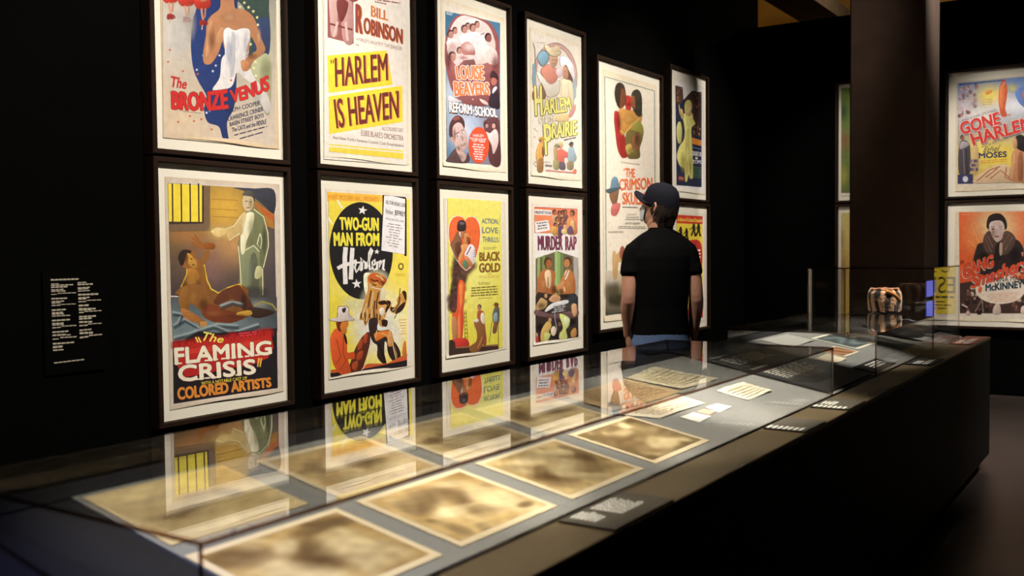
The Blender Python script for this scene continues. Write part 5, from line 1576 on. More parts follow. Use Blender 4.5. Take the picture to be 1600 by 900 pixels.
def picture_mesh(name, w, h, fn, z, parent, mt, nx=84, ny=64):
    pts, cols = [], []
    for j in range(ny + 1):
        for i in range(nx + 1):
            pts.append((-w / 2 + w * i / nx, -h / 2 + h * j / ny, z))
            cols.append(lin(fn(i / nx, j / ny)))
    fs = [(j * (nx + 1) + i, j * (nx + 1) + i + 1, (j + 1) * (nx + 1) + i + 1, (j + 1) * (nx + 1) + i) for j in range(ny) for i in range(nx)]
    me = bpy.data.meshes.new(name)
    me.from_pydata(pts, [], fs)
    at = me.color_attributes.new('Col', 'FLOAT_COLOR', 'CORNER')
    at.data.foreach_set('color', [x for f in fs for k in f for x in cols[k]])
    me.materials.append(mt)
    ob = bpy.data.objects.new(name, me)
    COL.objects.link(ob)
    ob.parent = parent
    return ob


def sepia(blobs, base=(186, 160, 116), seed=1, printed=False):
    """faded brown photograph: lights and darks of a group of people"""
    rnd = random.Random(seed)
    waves = [(rnd.uniform(-1, 1) * f, rnd.uniform(-1, 1) * f, rnd.uniform(0, 6), 34.0 / f ** 0.55) for f in (6, 9, 13, 17, 23, 29, 37, 46, 58)]
    extra = [(rnd.random(), rnd.random(), rnd.uniform(.025, .07), rnd.uniform(.04, .11), rnd.choice((.18, .25, .35, .7, .85, .95))) for _ in range(0 if printed else 12)]

    for k in range(0 if printed else 4):          # heads and shoulders of the people in the picture
        hx, hy = (k + .5) / 4 + rnd.uniform(-.05, .05), rnd.choice((.38, .62, .72)) + rnd.uniform(-.06, .06)
        extra += [(hx, hy - .19, .075, .15, rnd.choice((.2, .35, .9, 1.0))), (hx, hy + .04, .042, .075, .12), (hx + .008, hy - .01, .032, .062, rnd.uniform(.6, .9))]

    def fn(u, v):
        uu, vv = u + .025 * math.sin(11 * v + seed), v + .03 * math.sin(9 * u + 2 * seed)
        t = sum(a * math.sin(fx * uu + fy * vv + p) for fx, fy, p, a in waves)
        c = [base[0], base[1], base[2]]
        if printed and abs(u - .5) < .44 and abs(v - .5) < .42:     # rows of small type
            t += 13 * math.sin(105 * v) * (.6 + .4 * math.sin(31 * u + 9 * math.sin(14 * v))) - 6
        for q, (bx, by, rx, ry, tone) in enumerate(extra + list(blobs)):
            d = ((uu - bx) / rx) ** 2 + ((vv - by) / ry) ** 2
            g = (.62 if q < len(extra) else .95) * math.exp(-1.5 * d * d) if d < 3 else 0
            tgt = (88 + 146 * tone, 62 + 152 * tone, 34 + 138 * tone)
            c = [c[k] * (1 - g) + tgt[k] * g for k in range(3)]
        return tuple(max(20, min(250, c[k] + t * (1.0, 1.0, .9)[k])) for k in range(3))
    return fn


def card(x, y, w, h, label, fn, group, border=(226, 208, 172), margin=0.018, rot=0.0, name='lobby_card'):
    o = MB().box((-w / 2, -h / 2, 0.0), (w / 2, h / 2, 0.0022)).build(name, M['card' + str(border)] if ('card' + str(border)) in M else M.setdefault('card' + str(border), mat('aged_card', border, 0.7, 0.3, 0.06, 40)))
    o.matrix_world = deck_matrix(x, y, 0.0006, rot)
    tag(o, label, 'photograph', group)
    picture_mesh('picture', w - 2 * margin, h - 2 * margin, fn, 0.0025, o, M['paperprint'])
    return o


FR, BK = 'sepia photographs, front row of the long case', 'sepia photographs, back row of the long case'
card(1.312, 1.31, .385, .287, 'sepia photograph nearest the viewer, whose picture is nearest the left end of the case', sepia([(.3, .35, .2, .5, .95), (.5, .55, .16, .3, .2), (.75, .4, .2, .45, .85), (.8, .85, .3, .12, .15), (.15, .8, .2, .2, .3), (.62, .2, .12, .2, .8), (.42, .78, .09, .12, .9)], (180, 150, 98), 2), FR)
card(1.752, 1.312, .372, .29, 'sepia photograph of a pale reclining figure, second in the front row', sepia([(.30, .45, .13, .13, .95), (.45, .4, .16, .10, .9), (.42, .75, .34, .2, .25), (.62, .55, .2, .16, .2), (.6, .25, .2, .14, .35), (.82, .35, .2, .5, .95), (.2, .7, .16, .2, .3), (.72, .85, .14, .1, .8), (.85, .15, .1, .06, .3)], (196, 164, 112), 3), FR)
card(2.199, 1.312, .383, .29, 'sepia group photograph with pale shirts, third in the front row', sepia([(.2, .35, .2, .3, .2), (.42, .35, .16, .24, .95), (.58, .55, .12, .2, .8), (.72, .3, .2, .2, .3), (.35, .75, .2, .16, .9), (.6, .82, .2, .14, .85), (.86, .6, .14, .25, .2), (.5, .12, .14, .1, .8), (.8, .75, .1, .14, .85), (.12, .7, .1, .2, .7)], (190, 162, 112), 4), FR)
card(2.656, 1.31, .383, .285, 'darkest sepia photograph, last of the front row beside the letters', sepia([(.5, .3, .25, .22, .85), (.62, .2, .22, .12, .95), (.45, .75, .2, .12, .7), (.72, .86, .1, .12, 1.0), (.25, .5, .2, .3, .2), (.88, .45, .12, .3, .25), (.2, .25, .15, .15, .35)], (134, 112, 76), 5), FR)
card(1.302, 1.635, .345, .275, 'yellowed printed sheet with small pictures, first in the back row', sepia([(.6, .55, .2, .1, .55), (.72, .5, .1, .12, .25), (.3, .4, .3, .08, .6), (.35, .75, .3, .07, .65)], (212, 188, 138), 6, True), BK, border=(218, 196, 148), margin=.012, name='newspaper_sheet')
card(1.735, 1.615, .36, .277, 'sepia photograph of two people beside a yellowed sheet, second in the back row', sepia([(.25, .6, .16, .22, .3), (.4, .5, .16, .2, .9), (.6, .45, .2, .25, .25), (.75, .3, .25, .16, .8), (.3, .2, .2, .14, .7), (.6, .8, .2, .12, .55)], (196, 164, 112), 7), BK)
card(2.165, 1.615, .37, .277, 'light sepia photograph with a dark-haired group, third in the back row', sepia([(.2, .5, .16, .12, .15), (.55, .6, .18, .14, .15), (.7, .65, .14, .16, .2), (.4, .35, .3, .15, .75), (.75, .3, .2, .14, .45), (.2, .25, .14, .12, .4)], (206, 180, 130), 8), BK)
card(2.60, 1.615, .37, .277, 'faded sepia photograph of a seated row, last of the back row', sepia([(.2, .55, .14, .2, .2), (.45, .6, .16, .16, .35), (.7, .5, .2, .2, .2), (.4, .3, .3, .1, .8), (.8, .8, .16, .12, .7)], (200, 174, 124), 9), BK)


def sheet_of_paper(name, corners, label, cat, rgb, group=None, wave=0.006, ragged=0.0, rows=0, ink=(150, 120, 90), lift=0.0012, thick=0.0008):
    """paper with slightly wavy edges; corners given on the deck as (x, y), in order round the sheet"""
    cx = sum(c[0] for c in corners) / 4
    cy = sum(c[1] for c in corners) / 4
    rnd = random.Random(name + label)
    n = 16
    ph = rnd.uniform(0, 6)
    verts, faces = [], []
    for j in range(n + 1):
        for i in range(n + 1):
            u, v = i / n, j / n
            uu, vv = u, v
            if ragged and (i in (0, n) or j in (0, n)):
                uu += rnd.uniform(-ragged, ragged)
                vv += rnd.uniform(-ragged, ragged)
            k = ((1 - uu) * (1 - vv), uu * (1 - vv), uu * vv, (1 - uu) * vv)
            x = sum(k[q] * corners[q][0] for q in range(4)) - cx
            y = (sum(k[q] * corners[q][1] for q in range(4)) - cy) * math.sqrt(1 + DECK_T ** 2)
            z = wave * (0.5 + 0.5 * math.sin(ph + 5.5 * u + 2.0 * v)) * (abs(u - .5) + abs(v - .5))
            verts.append((x, y, z))
    faces = [(j * (n + 1) + i, j * (n + 1) + i + 1, (j + 1) * (n + 1) + i + 1, (j + 1) * (n + 1) + i) for j in range(n) for i in range(n)]
    area = sum((verts[i][0] * verts[j][1] - verts[j][0] * verts[i][1]) for i, j in ((0, n), (n, (n + 1) ** 2 - 1), ((n + 1) ** 2 - 1, n * (n + 1)), (n * (n + 1), 0)))
    if area < 0:
        faces = [f[::-1] for f in faces]
    key = 'paper%s' % (rgb,)
    if key not in M:
        M[key] = mat('writing_paper', rgb, 0.8, 0.2, 0.05, 25)
    o = link(name, verts, faces, M[key], smooth=True)
    sol = o.modifiers.new('thickness', 'SOLIDIFY')
    sol.thickness = thick
    sol.offset = 1
    o.matrix_world = deck_matrix(cx, cy, lift)
    tag(o, label, cat, group)
    if rows:
        vs, fs = [], []
        for r in range(rows):
            v = 0.14 + 0.74 * r / rows
            u = 0.1
            while u < 0.86:
                l = rnd.uniform(.03, .1)
                q = []
                for uu, vv in ((u, v), (min(.9, u + l), v), (min(.9, u + l), v + .26 / rows), (u, v + .26 / rows)):
                    k = ((1 - uu) * (1 - vv), uu * (1 - vv), uu * vv, (1 - uu) * vv)
                    q.append((sum(k[z] * corners[z][0] for z in range(4)) - cx, (sum(k[z] * corners[z][1] for z in range(4)) - cy) * math.sqrt(1 + DECK_T ** 2), wave + thick + 0.0006))
                a = len(vs)
                vs += q
                fs.append((a, a + 1, a + 2, a + 3) if area > 0 else (a + 3, a + 2, a + 1, a))
                u += l + .018
        key = 'ink%s' % (ink,)
        if key not in M:
            M[key] = mat('brown_writing_ink', ink, 0.8, 0.1)
        link('handwriting', vs, fs, M[key], o)
    return o


sheet_of_paper('letter', [(2.93, 1.375), (3.31, 1.375), (3.31, 1.485), (2.80, 1.487)], 'cream letter with a torn corner behind the three small cards', 'letter', (232, 222, 198), ragged=.012, rows=6, ink=(196, 170, 140))
sheet_of_paper('letter', [(3.533, 1.300), (3.805, 1.299), (3.836, 1.432), (3.545, 1.427)], 'small wavy cream letter nearest the dark caption board', 'letter', (236, 228, 206), ragged=.014, rows=5, ink=(206, 186, 156), wave=.008)
sheet_of_paper('letter', [(2.842, 1.496), (3.365, 1.492), (3.315, 1.70), (2.845, 1.70)], 'large tan document behind the letter with the torn corner', 'letter', (206, 176, 132), rows=10, ink=(176, 140, 98))
sheet_of_paper('letter', [(3.40, 1.512), (3.76, 1.505), (3.66, 1.745), (3.345, 1.715)], 'cream letter in the back row, last before the dark caption board', 'letter', (226, 216, 184), ragged=.012, rows=8, ink=(196, 176, 140))
SC = 'small cards in the long case'
sheet_of_paper('ticket', [(3.023, 1.277), (3.15, 1.287), (3.13, 1.345), (3.014, 1.343)], 'white ticket, left one of the three small cards', 'card', (238, 236, 226), SC, wave=.002)
sheet_of_paper('ticket', [(3.227, 1.292), (3.364, 1.296), (3.35, 1.348), (3.245, 1.348)], 'white ticket, right one of the three small cards', 'card', (238, 237, 232), SC, wave=.002)
sheet_of_paper('ticket', [(3.155, 1.298), (3.225, 1.302), (3.222, 1.345), (3.15, 1.342)], 'small pink ticket between the two white ones', 'card', (224, 176, 156), SC, wave=.002)
# short case: sheets and two pictures
sheet_of_paper('paper', [(5.0, 1.600), (5.40, 1.605), (5.40, 1.76), (4.97, 1.76)], 'pale grey sheet in the short case, behind the two pictures', 'paper', (176, 176, 168))
sheet_of_paper('paper', [(4.786, 1.334), (5.015, 1.334), (5.06, 1.44), (4.80, 1.43)], 'cream sheet just past the dark caption board', 'paper', (230, 220, 190), ragged=.01)


def bluish(u, v):
    t = 0.5 + 0.5 * math.sin(9 * u + 4 * math.sin(7 * v))
    k = 1 if .12 < v < .9 else .6
    return (60 + 60 * t * k, 74 + 66 * t * k, 80 + 66 * t * k)


def reddish(u, v):
    t = 0.5 + 0.5 * math.sin(12 * u + 5 * v)
    return (206 - 60 * t, 150 - 50 * t, 110 - 46 * t)


card(5.67, 1.515, .45, .26, 'blue-grey picture with a white border in the short case', bluish, 'pictures in the short case', border=(232, 226, 206), margin=.02, name='photograph')
card(5.22, 1.425, .28, .135, 'small reddish picture in front of the blue-grey one', reddish, 'pictures in the short case', border=(228, 218, 194), margin=.014, name='photograph')


# ------------------------------------------------------------------ caption boards with white lettering
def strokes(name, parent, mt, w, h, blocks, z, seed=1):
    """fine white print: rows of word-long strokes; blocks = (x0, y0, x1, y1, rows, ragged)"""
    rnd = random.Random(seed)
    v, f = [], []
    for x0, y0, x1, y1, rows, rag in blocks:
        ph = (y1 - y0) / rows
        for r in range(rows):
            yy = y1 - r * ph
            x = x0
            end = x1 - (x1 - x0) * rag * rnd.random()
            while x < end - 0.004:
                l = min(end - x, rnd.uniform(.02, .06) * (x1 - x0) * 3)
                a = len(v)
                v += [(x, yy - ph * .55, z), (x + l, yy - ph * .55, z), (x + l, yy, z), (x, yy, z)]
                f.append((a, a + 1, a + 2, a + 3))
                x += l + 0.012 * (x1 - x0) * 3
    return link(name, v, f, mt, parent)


def board(x0, x1, y0, y1, label, mt, blocks, seed, sloped=False, thick=0.006, cat='caption', ink='ink'):
    w, h = x1 - x0, y1 - y0
    if sloped:
        h *= math.sqrt(1 + DECK_T ** 2)
    o = MB().box((-w / 2, -h / 2, 0), (w / 2, h / 2, thick)).build('caption_board', M[mt], bevel=0.0008)
    if sloped:
        o.matrix_world = deck_matrix((x0 + x1) / 2, (y0 + y1) / 2, 0.0004)
    else:
        o.matrix_world = Matrix.Translation(((x0 + x1) / 2, (y0 + y1) / 2, 0.8502))
    tag(o, label, cat, 'caption boards on the display table')
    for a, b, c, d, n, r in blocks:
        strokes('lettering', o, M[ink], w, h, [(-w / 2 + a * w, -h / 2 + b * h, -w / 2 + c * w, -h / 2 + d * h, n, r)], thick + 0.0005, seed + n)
    return o


board(4.055, 4.752, 1.15, 1.85, 'dark caption board filling the gap between the two low cases', 'dpanel', [(.10, .27, .84, .45, 8, .3), (.08, .47, .36, .505, 1, 0), (.12, .58, .80, .72, 6, .3), (.08, .74, .36, .775, 1, 0)], 3, True, ink='softink')
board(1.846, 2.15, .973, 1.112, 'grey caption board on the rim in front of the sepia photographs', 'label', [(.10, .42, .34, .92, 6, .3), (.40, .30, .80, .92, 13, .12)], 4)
board(3.165, 3.40, .973, 1.112, 'grey caption board on the rim in front of the three small cards', 'label', [(.03, .06, .26, .95, 7, .06)], 5)  # close rows of white ink paint a stripe of light across the board
board(3.68, 3.93, .973, 1.112, 'grey caption board on the rim, near the corner of the long case', 'label', [(.03, .06, .24, .95, 7, .06), (.32, .5, .7, .9, 4, .3)], 6)  # first ink block paints a light stripe, the second is print
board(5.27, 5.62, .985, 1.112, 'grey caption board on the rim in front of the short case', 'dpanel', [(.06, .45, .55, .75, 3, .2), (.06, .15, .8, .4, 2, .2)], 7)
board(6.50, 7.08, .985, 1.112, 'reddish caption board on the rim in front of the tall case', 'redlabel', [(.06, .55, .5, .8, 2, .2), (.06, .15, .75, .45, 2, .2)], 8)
board(4.80, 5.25, 1.15, 1.25, 'narrow caption board inside the short case along its front pane', 'dpanel', [(.3, .2, .9, .8, 3, .2)], 9, True)

# wall text panel
wp = empty('wall_text_panel', (2.487, 3.93, 0.955))
tag(wp, 'black wall panel with two columns of small white print', 'sign')
MB().box((2.352, 3.923, 0.945), (2.640, 3.9345, 1.385)).build('panel', M['dpanel_black'] if 'dpanel_black' in M else M.setdefault('dpanel_black', mat('black_panel', (5, 5, 5), 0.9, 0.03)), wp, wp.location)
cols3 = [([], []), ([], []), ([], [])]            # left column, right column, foot line


def wl(px, py):
    p = on_plane(px, py, (0, 1, 0), 3.9224)
    return p - wp.location


def wrow(x0, y0, x1, y1, h, vf):
    v, f = vf
    rnd = random.Random(int(x0 * 7 + y0 * 13))
    n = max(1, int((x1 - x0) / 6))
    for i in range(n):
        a, c = i / n, (i + 0.86) / n
        pts = [(x0 + (x1 - x0) * a, y0 + (y1 - y0) * a - h / 2), (x0 + (x1 - x0) * c, y0 + (y1 - y0) * c - h / 2),
               (x0 + (x1 - x0) * c, y0 + (y1 - y0) * c + h / 2), (x0 + (x1 - x0) * a, y0 + (y1 - y0) * a + h / 2)]
        k = len(v)
        v.extend(wl(*p) for p in pts)
        f.append((k, k + 3, k + 2, k + 1))


T = lambda x, y: (60 + x / 5.294, 410 + y / 5.294)
for x0, y0, x1, y1, h in ((102, 145, 337, 137, 2.4),
        (105, 178, 172, 175, 1.2), (105, 190, 293, 184, 1.8), (105, 206, 246, 200, 2.0), (106, 228, 212, 222, 1.6), (106, 240, 230, 235, 1.6), (160, 256, 316, 250, 1.3), (106, 266, 160, 263, 1.0),
        (108, 301, 242, 295, 2.2), (108, 326, 218, 319, 1.8), (109, 338, 190, 333, 1.4), (110, 357, 190, 352, 1.8), (190, 348, 315, 342, 1.2),
        (110, 396, 232, 388, 2.4), (111, 420, 208, 414, 2.4), (112, 430, 218, 425, 1.4), (112, 445, 268, 437, 1.6),
        (112, 482, 266, 472, 2.4), (113, 508, 212, 502, 2.4), (114, 520, 216, 514, 1.4), (190, 528, 318, 520, 1.6), (115, 542, 190, 536, 1.8),
        (116, 578, 252, 568, 2.4), (117, 604, 232, 596, 2.6), (232, 600, 272, 598, 1.6), (180, 622, 322, 614, 1.8), (118, 636, 176, 632, 1.6),
        (119, 674, 300, 660, 2.4), (120, 702, 206, 694, 3.2), (122, 728, 214, 720, 2.0), (130, 832, 384, 802, 1.9),
        (324, 168, 402, 163, 1.6), (325, 184, 456, 178, 2.2), (326, 212, 430, 205, 1.8), (326, 222, 420, 217, 1.4), (328, 238, 430, 232, 1.6),
        (329, 268, 500, 260, 2.6), (330, 294, 428, 288, 2.0), (331, 304, 400, 300, 2.0), (400, 314, 524, 309, 1.4), (331, 326, 400, 322, 1.8),
        (333, 358, 422, 353, 2.8), (334, 384, 478, 382, 2.4), (335, 396, 444, 390, 1.6), (382, 406, 528, 398, 1.4), (336, 416, 382, 412, 1.8),
        (336, 450, 480, 442, 2.4), (337, 468, 446, 460, 2.6), (338, 494, 450, 490, 2.6), (412, 510, 528, 502, 1.4), (339, 524, 412, 518, 2.2),
        (340, 562, 444, 552, 2.2), (341, 586, 456, 580, 3.2), (420, 604, 532, 595, 2.0), (342, 622, 420, 612, 2.6)):
    a, c = T(x0, y0), T(x1, y1)
    wrow(a[0], a[1], c[0], c[1], h, cols3[2 if y0 > 800 else (1 if x0 >= 323 else 0)])
for v, f in cols3:
    link('lettering', v, f, M.setdefault('dimink', mat('cream_lettering', (170, 164, 148), 0.8, 0.1)), wp)


# ------------------------------------------------------------------ striped hat on its stand, black shoes
def lathe(name, prof, seg, mt, parent=None, origin=None, wob=None, smooth=True):
    v, f = [], []
    for j, (r, z) in enumerate(prof):
        for i in range(seg):
            a = 2 * math.pi * i / seg
            rr = r * (wob(a, j) if wob else 1)
            v.append((rr * math.cos(a), rr * math.sin(a), z))
    for j in range(len(prof) - 1):
        for i in range(seg):
            f.append((j * seg + i, j * seg + (i + 1) % seg, (j + 1) * seg + (i + 1) % seg, (j + 1) * seg + i))
    f.append(tuple(range(seg))[::-1])
    f.append(tuple((len(prof) - 1) * seg + i for i in range(seg)))
    return link(name, v, f, mt, parent, smooth=smooth)


stand = lathe('hat_stand', [(.07, 0), (.07, .012), (.02, .02), (.016, .09), (.07, .100), (.07, .104)], 28, M['black'])
stand.location = (6.53, 1.50, deck_z(1.50) + 0.016)
tag(stand, 'black post stand under the striped hat', 'stand')
fur = bpy.data.materials.new('striped_fur')
fur.use_nodes = True
nt = fur.node_tree
bs = nt.nodes['Principled BSDF']
bs.inputs['Roughness'].default_value = 0.75
bs.inputs['Sheen Weight'].default_value = 0.3
at = nt.nodes.new('ShaderNodeVertexColor')
at.layer_name = 'Col'
nt.links.new(at.outputs['Color'], bs.inputs['Base Color'])
hat = empty('striped_hat', (6.53, 1.50, 1.044))
tag(hat, 'round brimless hat of black and cream striped fur in the tall case', 'hat')


def furred(name, fn_r, nz, na, zf, colf, seed):
    rnd = random.Random(seed)
    v, cols = [], []
    for j in range(nz + 1):
        for i in range(na):
            a = 2 * math.pi * i / na
            t = j / nz
            r = fn_r(t, a) + rnd.uniform(-.0022, .0022)
            v.append((r * math.cos(a), r * math.sin(a), zf(t, a) + rnd.uniform(-.0015, .0015)))
            cols.append(lin(colf(t, a, rnd)))
    f = [(j * na + i, j * na + (i + 1) % na, (j + 1) * na + (i + 1) % na, (j + 1) * na + i) for j in range(nz) for i in range(na)]
    me = bpy.data.meshes.new(name)
    me.from_pydata(v, [], f)
    ca = me.color_attributes.new('Col', 'FLOAT_COLOR', 'CORNER')
    ca.data.foreach_set('color', [x for q in f for k in q for x in cols[k]])
    me.materials.append(fur)
    me.polygons.foreach_set('use_smooth', [True] * len(f))
    ob = bpy.data.objects.new(name, me)
    COL.objects.link(ob)
    ob.parent = hat
    return ob


def stripe(t, a, rnd):
    s = math.sin(10 * a + 0.9 * math.sin(4 * t + 2 * a) + 0.4) + 0.35 * math.sin(23 * a + 5 * t)
    k = max(0, min(1, 0.5 + 1.5 * s + rnd.uniform(-.4, .4)))
    band = 0.35 * math.exp(-((t - .52) / .07) ** 2)
    k = min(1, k + band)
    return (22 + 190 * k, 18 + 148 * k, 15 + 112 * k)


def wrap(t, a, rnd):
    k = max(0, min(1, .55 + .4 * math.sin(10 * a) + rnd.uniform(-.35, .35)))
    return (70 + 136 * k, 40 + 100 * k, 24 + 70 * k)


furred('side_band', lambda t, a: 0.096 + 0.006 * math.sin(math.pi * t) - 0.022 * max(0, t - .82) ** 2 / .0324 * .8 + 0.0025 * math.sin(10 * a), 30, 180, lambda t, a: 0.140 * t + .003 * math.sin(7 * a), stripe, 3)
furred('top_roll', lambda t, a: 0.079 + 0.010 * math.cos(2 * math.pi * t), 12, 150, lambda t, a: 0.139 + 0.007 * math.sin(2 * math.pi * t) + .002 * math.sin(5 * a), wrap, 4)
furred('crown', lambda t, a: 0.080 * (1 - t) + 0.0005, 14, 120, lambda t, a: 0.139 + 0.006 * math.sin(math.pi * t), lambda t, a, rnd: (150 + rnd.uniform(-40, 30), 82 + rnd.uniform(-20, 20), 46), 5)
# a tan sash crossing the front of the band
v, f = [], []
for k in range(15):
    t = k / 14
    a = math.radians(196 + 62 * t)
    zc = .128 - .062 * t ** 1.6
    for dz in (.013, -.013):
        v.append((.1065 * math.cos(a), .1065 * math.sin(a), zc + dz * (1 - .5 * t)))
f = [(2 * k, 2 * k + 1, 2 * k + 3, 2 * k + 2) for k in range(14)]
so = link('sash', v, f, M.setdefault('sash', mat('tan_sash', (196, 128, 66), 0.7, 0.3, 0.2, 40)), hat, smooth=True).modifiers.new('cloth', 'SOLIDIFY')
so.thickness = 0.004

M['patent'] = mat('black_patent_leather', (30, 28, 29), 0.3, 0.9, coat=1.0)
M['sole'] = mat('dark_sole', (30, 24, 20), 0.7)


def shoe_rings(flip):
    """cross sections from heel to toe: (along, half width, height, base)"""
    return [(-.135, .012, .062, .028), (-.130, .026, .070, .026), (-.110, .034, .074, .024), (-.07, .035, .072, .016), (-.03, .036, .074, .010), (.02, .042, .066, .006), (.06, .046, .050, .005), (.10, .044, .042, .005), (.130, .034, .036, .007), (.148, .018, .028, .010), (.153, .006, .020, .012)]


def shoe(loc, rotz, label, name='dress_shoe', parent=None, group=None, low=True):
    if parent is None:
        root = empty(name, loc)
        root.rotation_euler = (math.atan(DECK_T) * math.cos(rotz) if low else 0, 0, rotz)
        root.scale = (1.0, 1.05, 1.35)
        tag(root, label, 'shoe', group)
    else:
        root = empty(name, loc)
        root.rotation_euler = (0, 0, rotz)
        root.parent = parent
    v, f = [], []
    n = 18
    R = shoe_rings(1)
    for x, w, h, b0 in R:
        for i in range(n):
            a = 2 * math.pi * i / n
            c, s = math.cos(a), math.sin(a)
            yy = w * (abs(c) ** 0.75) * (1 if c > 0 else -1)
            zz = b0 + (h - b0) * (0.5 + 0.5 * (abs(s) ** 0.8) * (1 if s > 0 else -1))
            v.append((x, yy, zz))
    for j in range(len(R) - 1):
        for i in range(n):
            f.append((j * n + i, (j + 1) * n + i, (j + 1) * n + (i + 1) % n, j * n + (i + 1) % n))
    f.append(tuple(range(n)))
    f.append(tuple((len(R) - 1) * n + i for i in range(n))[::-1])
    link('upper', v, f, M['patent'], root, smooth=True)
    v, f = [], []
    for zt, zb in ((1, 0),):
        top, bot = [], []
        for x, w, h, b0 in R:
            top.append((x, w + .004, b0 + .012))
            bot.append((x, w + .004, max(0.0, b0 - .004)))
        K = len(R)
        v = top + bot + [(p[0], -p[1], p[2]) for p in top] + [(p[0], -p[1], p[2]) for p in bot]
        for j in range(K - 1):
            f += [(j, j + 1, K + j + 1, K + j), (2 * K + j + 1, 2 * K + j, 3 * K + j, 3 * K + j + 1), (K + j, K + j + 1, 3 * K + j + 1, 3 * K + j), (j + 1, j, 2 * K + j, 2 * K + j + 1)]
    link('sole', v, f, M['sole'], root)
    MB().box((-.132, -.03, 0), (-.075, .03, .026)).build('heel', M['sole'], root)
    MB().box((-.05, -.022, .066), (.03, .022, .071)).build('tongue', M['patent'], root, bevel=.002)
    return root


SH = 'black patent shoes in the tall case'
shoe((6.33, 1.375, deck_z(1.375) + 0.002), math.radians(-66), 'black patent shoe nearest the front pane of the tall case', group=SH)
shoe((6.70, 1.365, deck_z(1.365) + 0.002), math.radians(-74), 'black patent shoe behind its mate, farther from the short case', group=SH)

# two small glowing screens on the side of the column
em = bpy.data.materials.new('glowing_blue_screen')
em.use_nodes = True
nt = em.node_tree
bs = nt.nodes['Principled BSDF']
wv = nt.nodes.new('ShaderNodeTexWave')
wv.inputs['Scale'].default_value = 5
wv.inputs['Distortion'].default_value = 4
tc = nt.nodes.new('ShaderNodeTexCoord')
nt.links.new(tc.outputs['Object'], wv.inputs['Vector'])
cr = nt.nodes.new('ShaderNodeValToRGB')
cr.color_ramp.elements[0].color = (0.02, 0.02, 0.40, 1)
cr.color_ramp.elements[1].color = (0.24, 0.30, 0.95, 1)
nt.links.new(wv.outputs['Fac'], cr.inputs['Fac'])
nt.links.new(cr.outputs['Color'], bs.inputs['Emission Color'])
bs.inputs['Emission Strength'].default_value = 0.8
bs.inputs['Base Color'].default_value = (0.01, 0.01, 0.02, 1)
for z0, z1, lb in ((1.035, 1.165, 'upper of two small blue screens on the side of the concrete column'), (0.865, 0.995, 'lower of two small blue screens on the side of the concrete column')):
    r0 = empty('blue_screen', (8.82, 1.664, z0))
    tag(r0, lb, 'screen', 'blue screens on the column')
    MB().box((8.61, 1.656, z0 - .012), (9.05, 1.671, z1 + .012)).build('bezel', M['black'], r0, r0.location, .002)
    MB().box((8.63, 1.652, z0), (9.03, 1.6565, z1)).build('display', em, r0, r0.location)
# ------------------------------------------------------------------ the visitor: seen from behind, head turned to his left
MANX, MANY, MAN_AZ, HEAD_AZ = 5.345, 2.50, math.radians(36), math.radians(84)
M['skin'] = mat('skin', (204, 150, 128), 0.55, 0.4, 0.08, 30)
M['shirt'] = mat('black_cotton', (8, 8, 10), 0.9, 0.1, 0.3, 60, 0.15)
M['denim'] = mat('blue_denim', (96, 118, 160), 0.9, 0.2, 0.2, 90)
M['cap'] = mat('navy_cap', (20, 21, 32), 0.85, 0.2, 0.2, 60)
M['mask'] = mat('pale_mask', (196, 206, 212), 0.9, 0.2)
M['hair'] = mat('brown_hair', (40, 27, 20), 0.7, 0.3, 0.3, 120, 0.2)
M['leather'] = mat('dark_leather', (30, 26, 24), 0.5)

man = empty('person', (MANX, MANY, 0))
man.rotation_euler = (0, 0, MAN_AZ - math.pi / 2)
tag(man, 'person in a black t-shirt, jeans, navy cap and mask looking at the posters', 'person')


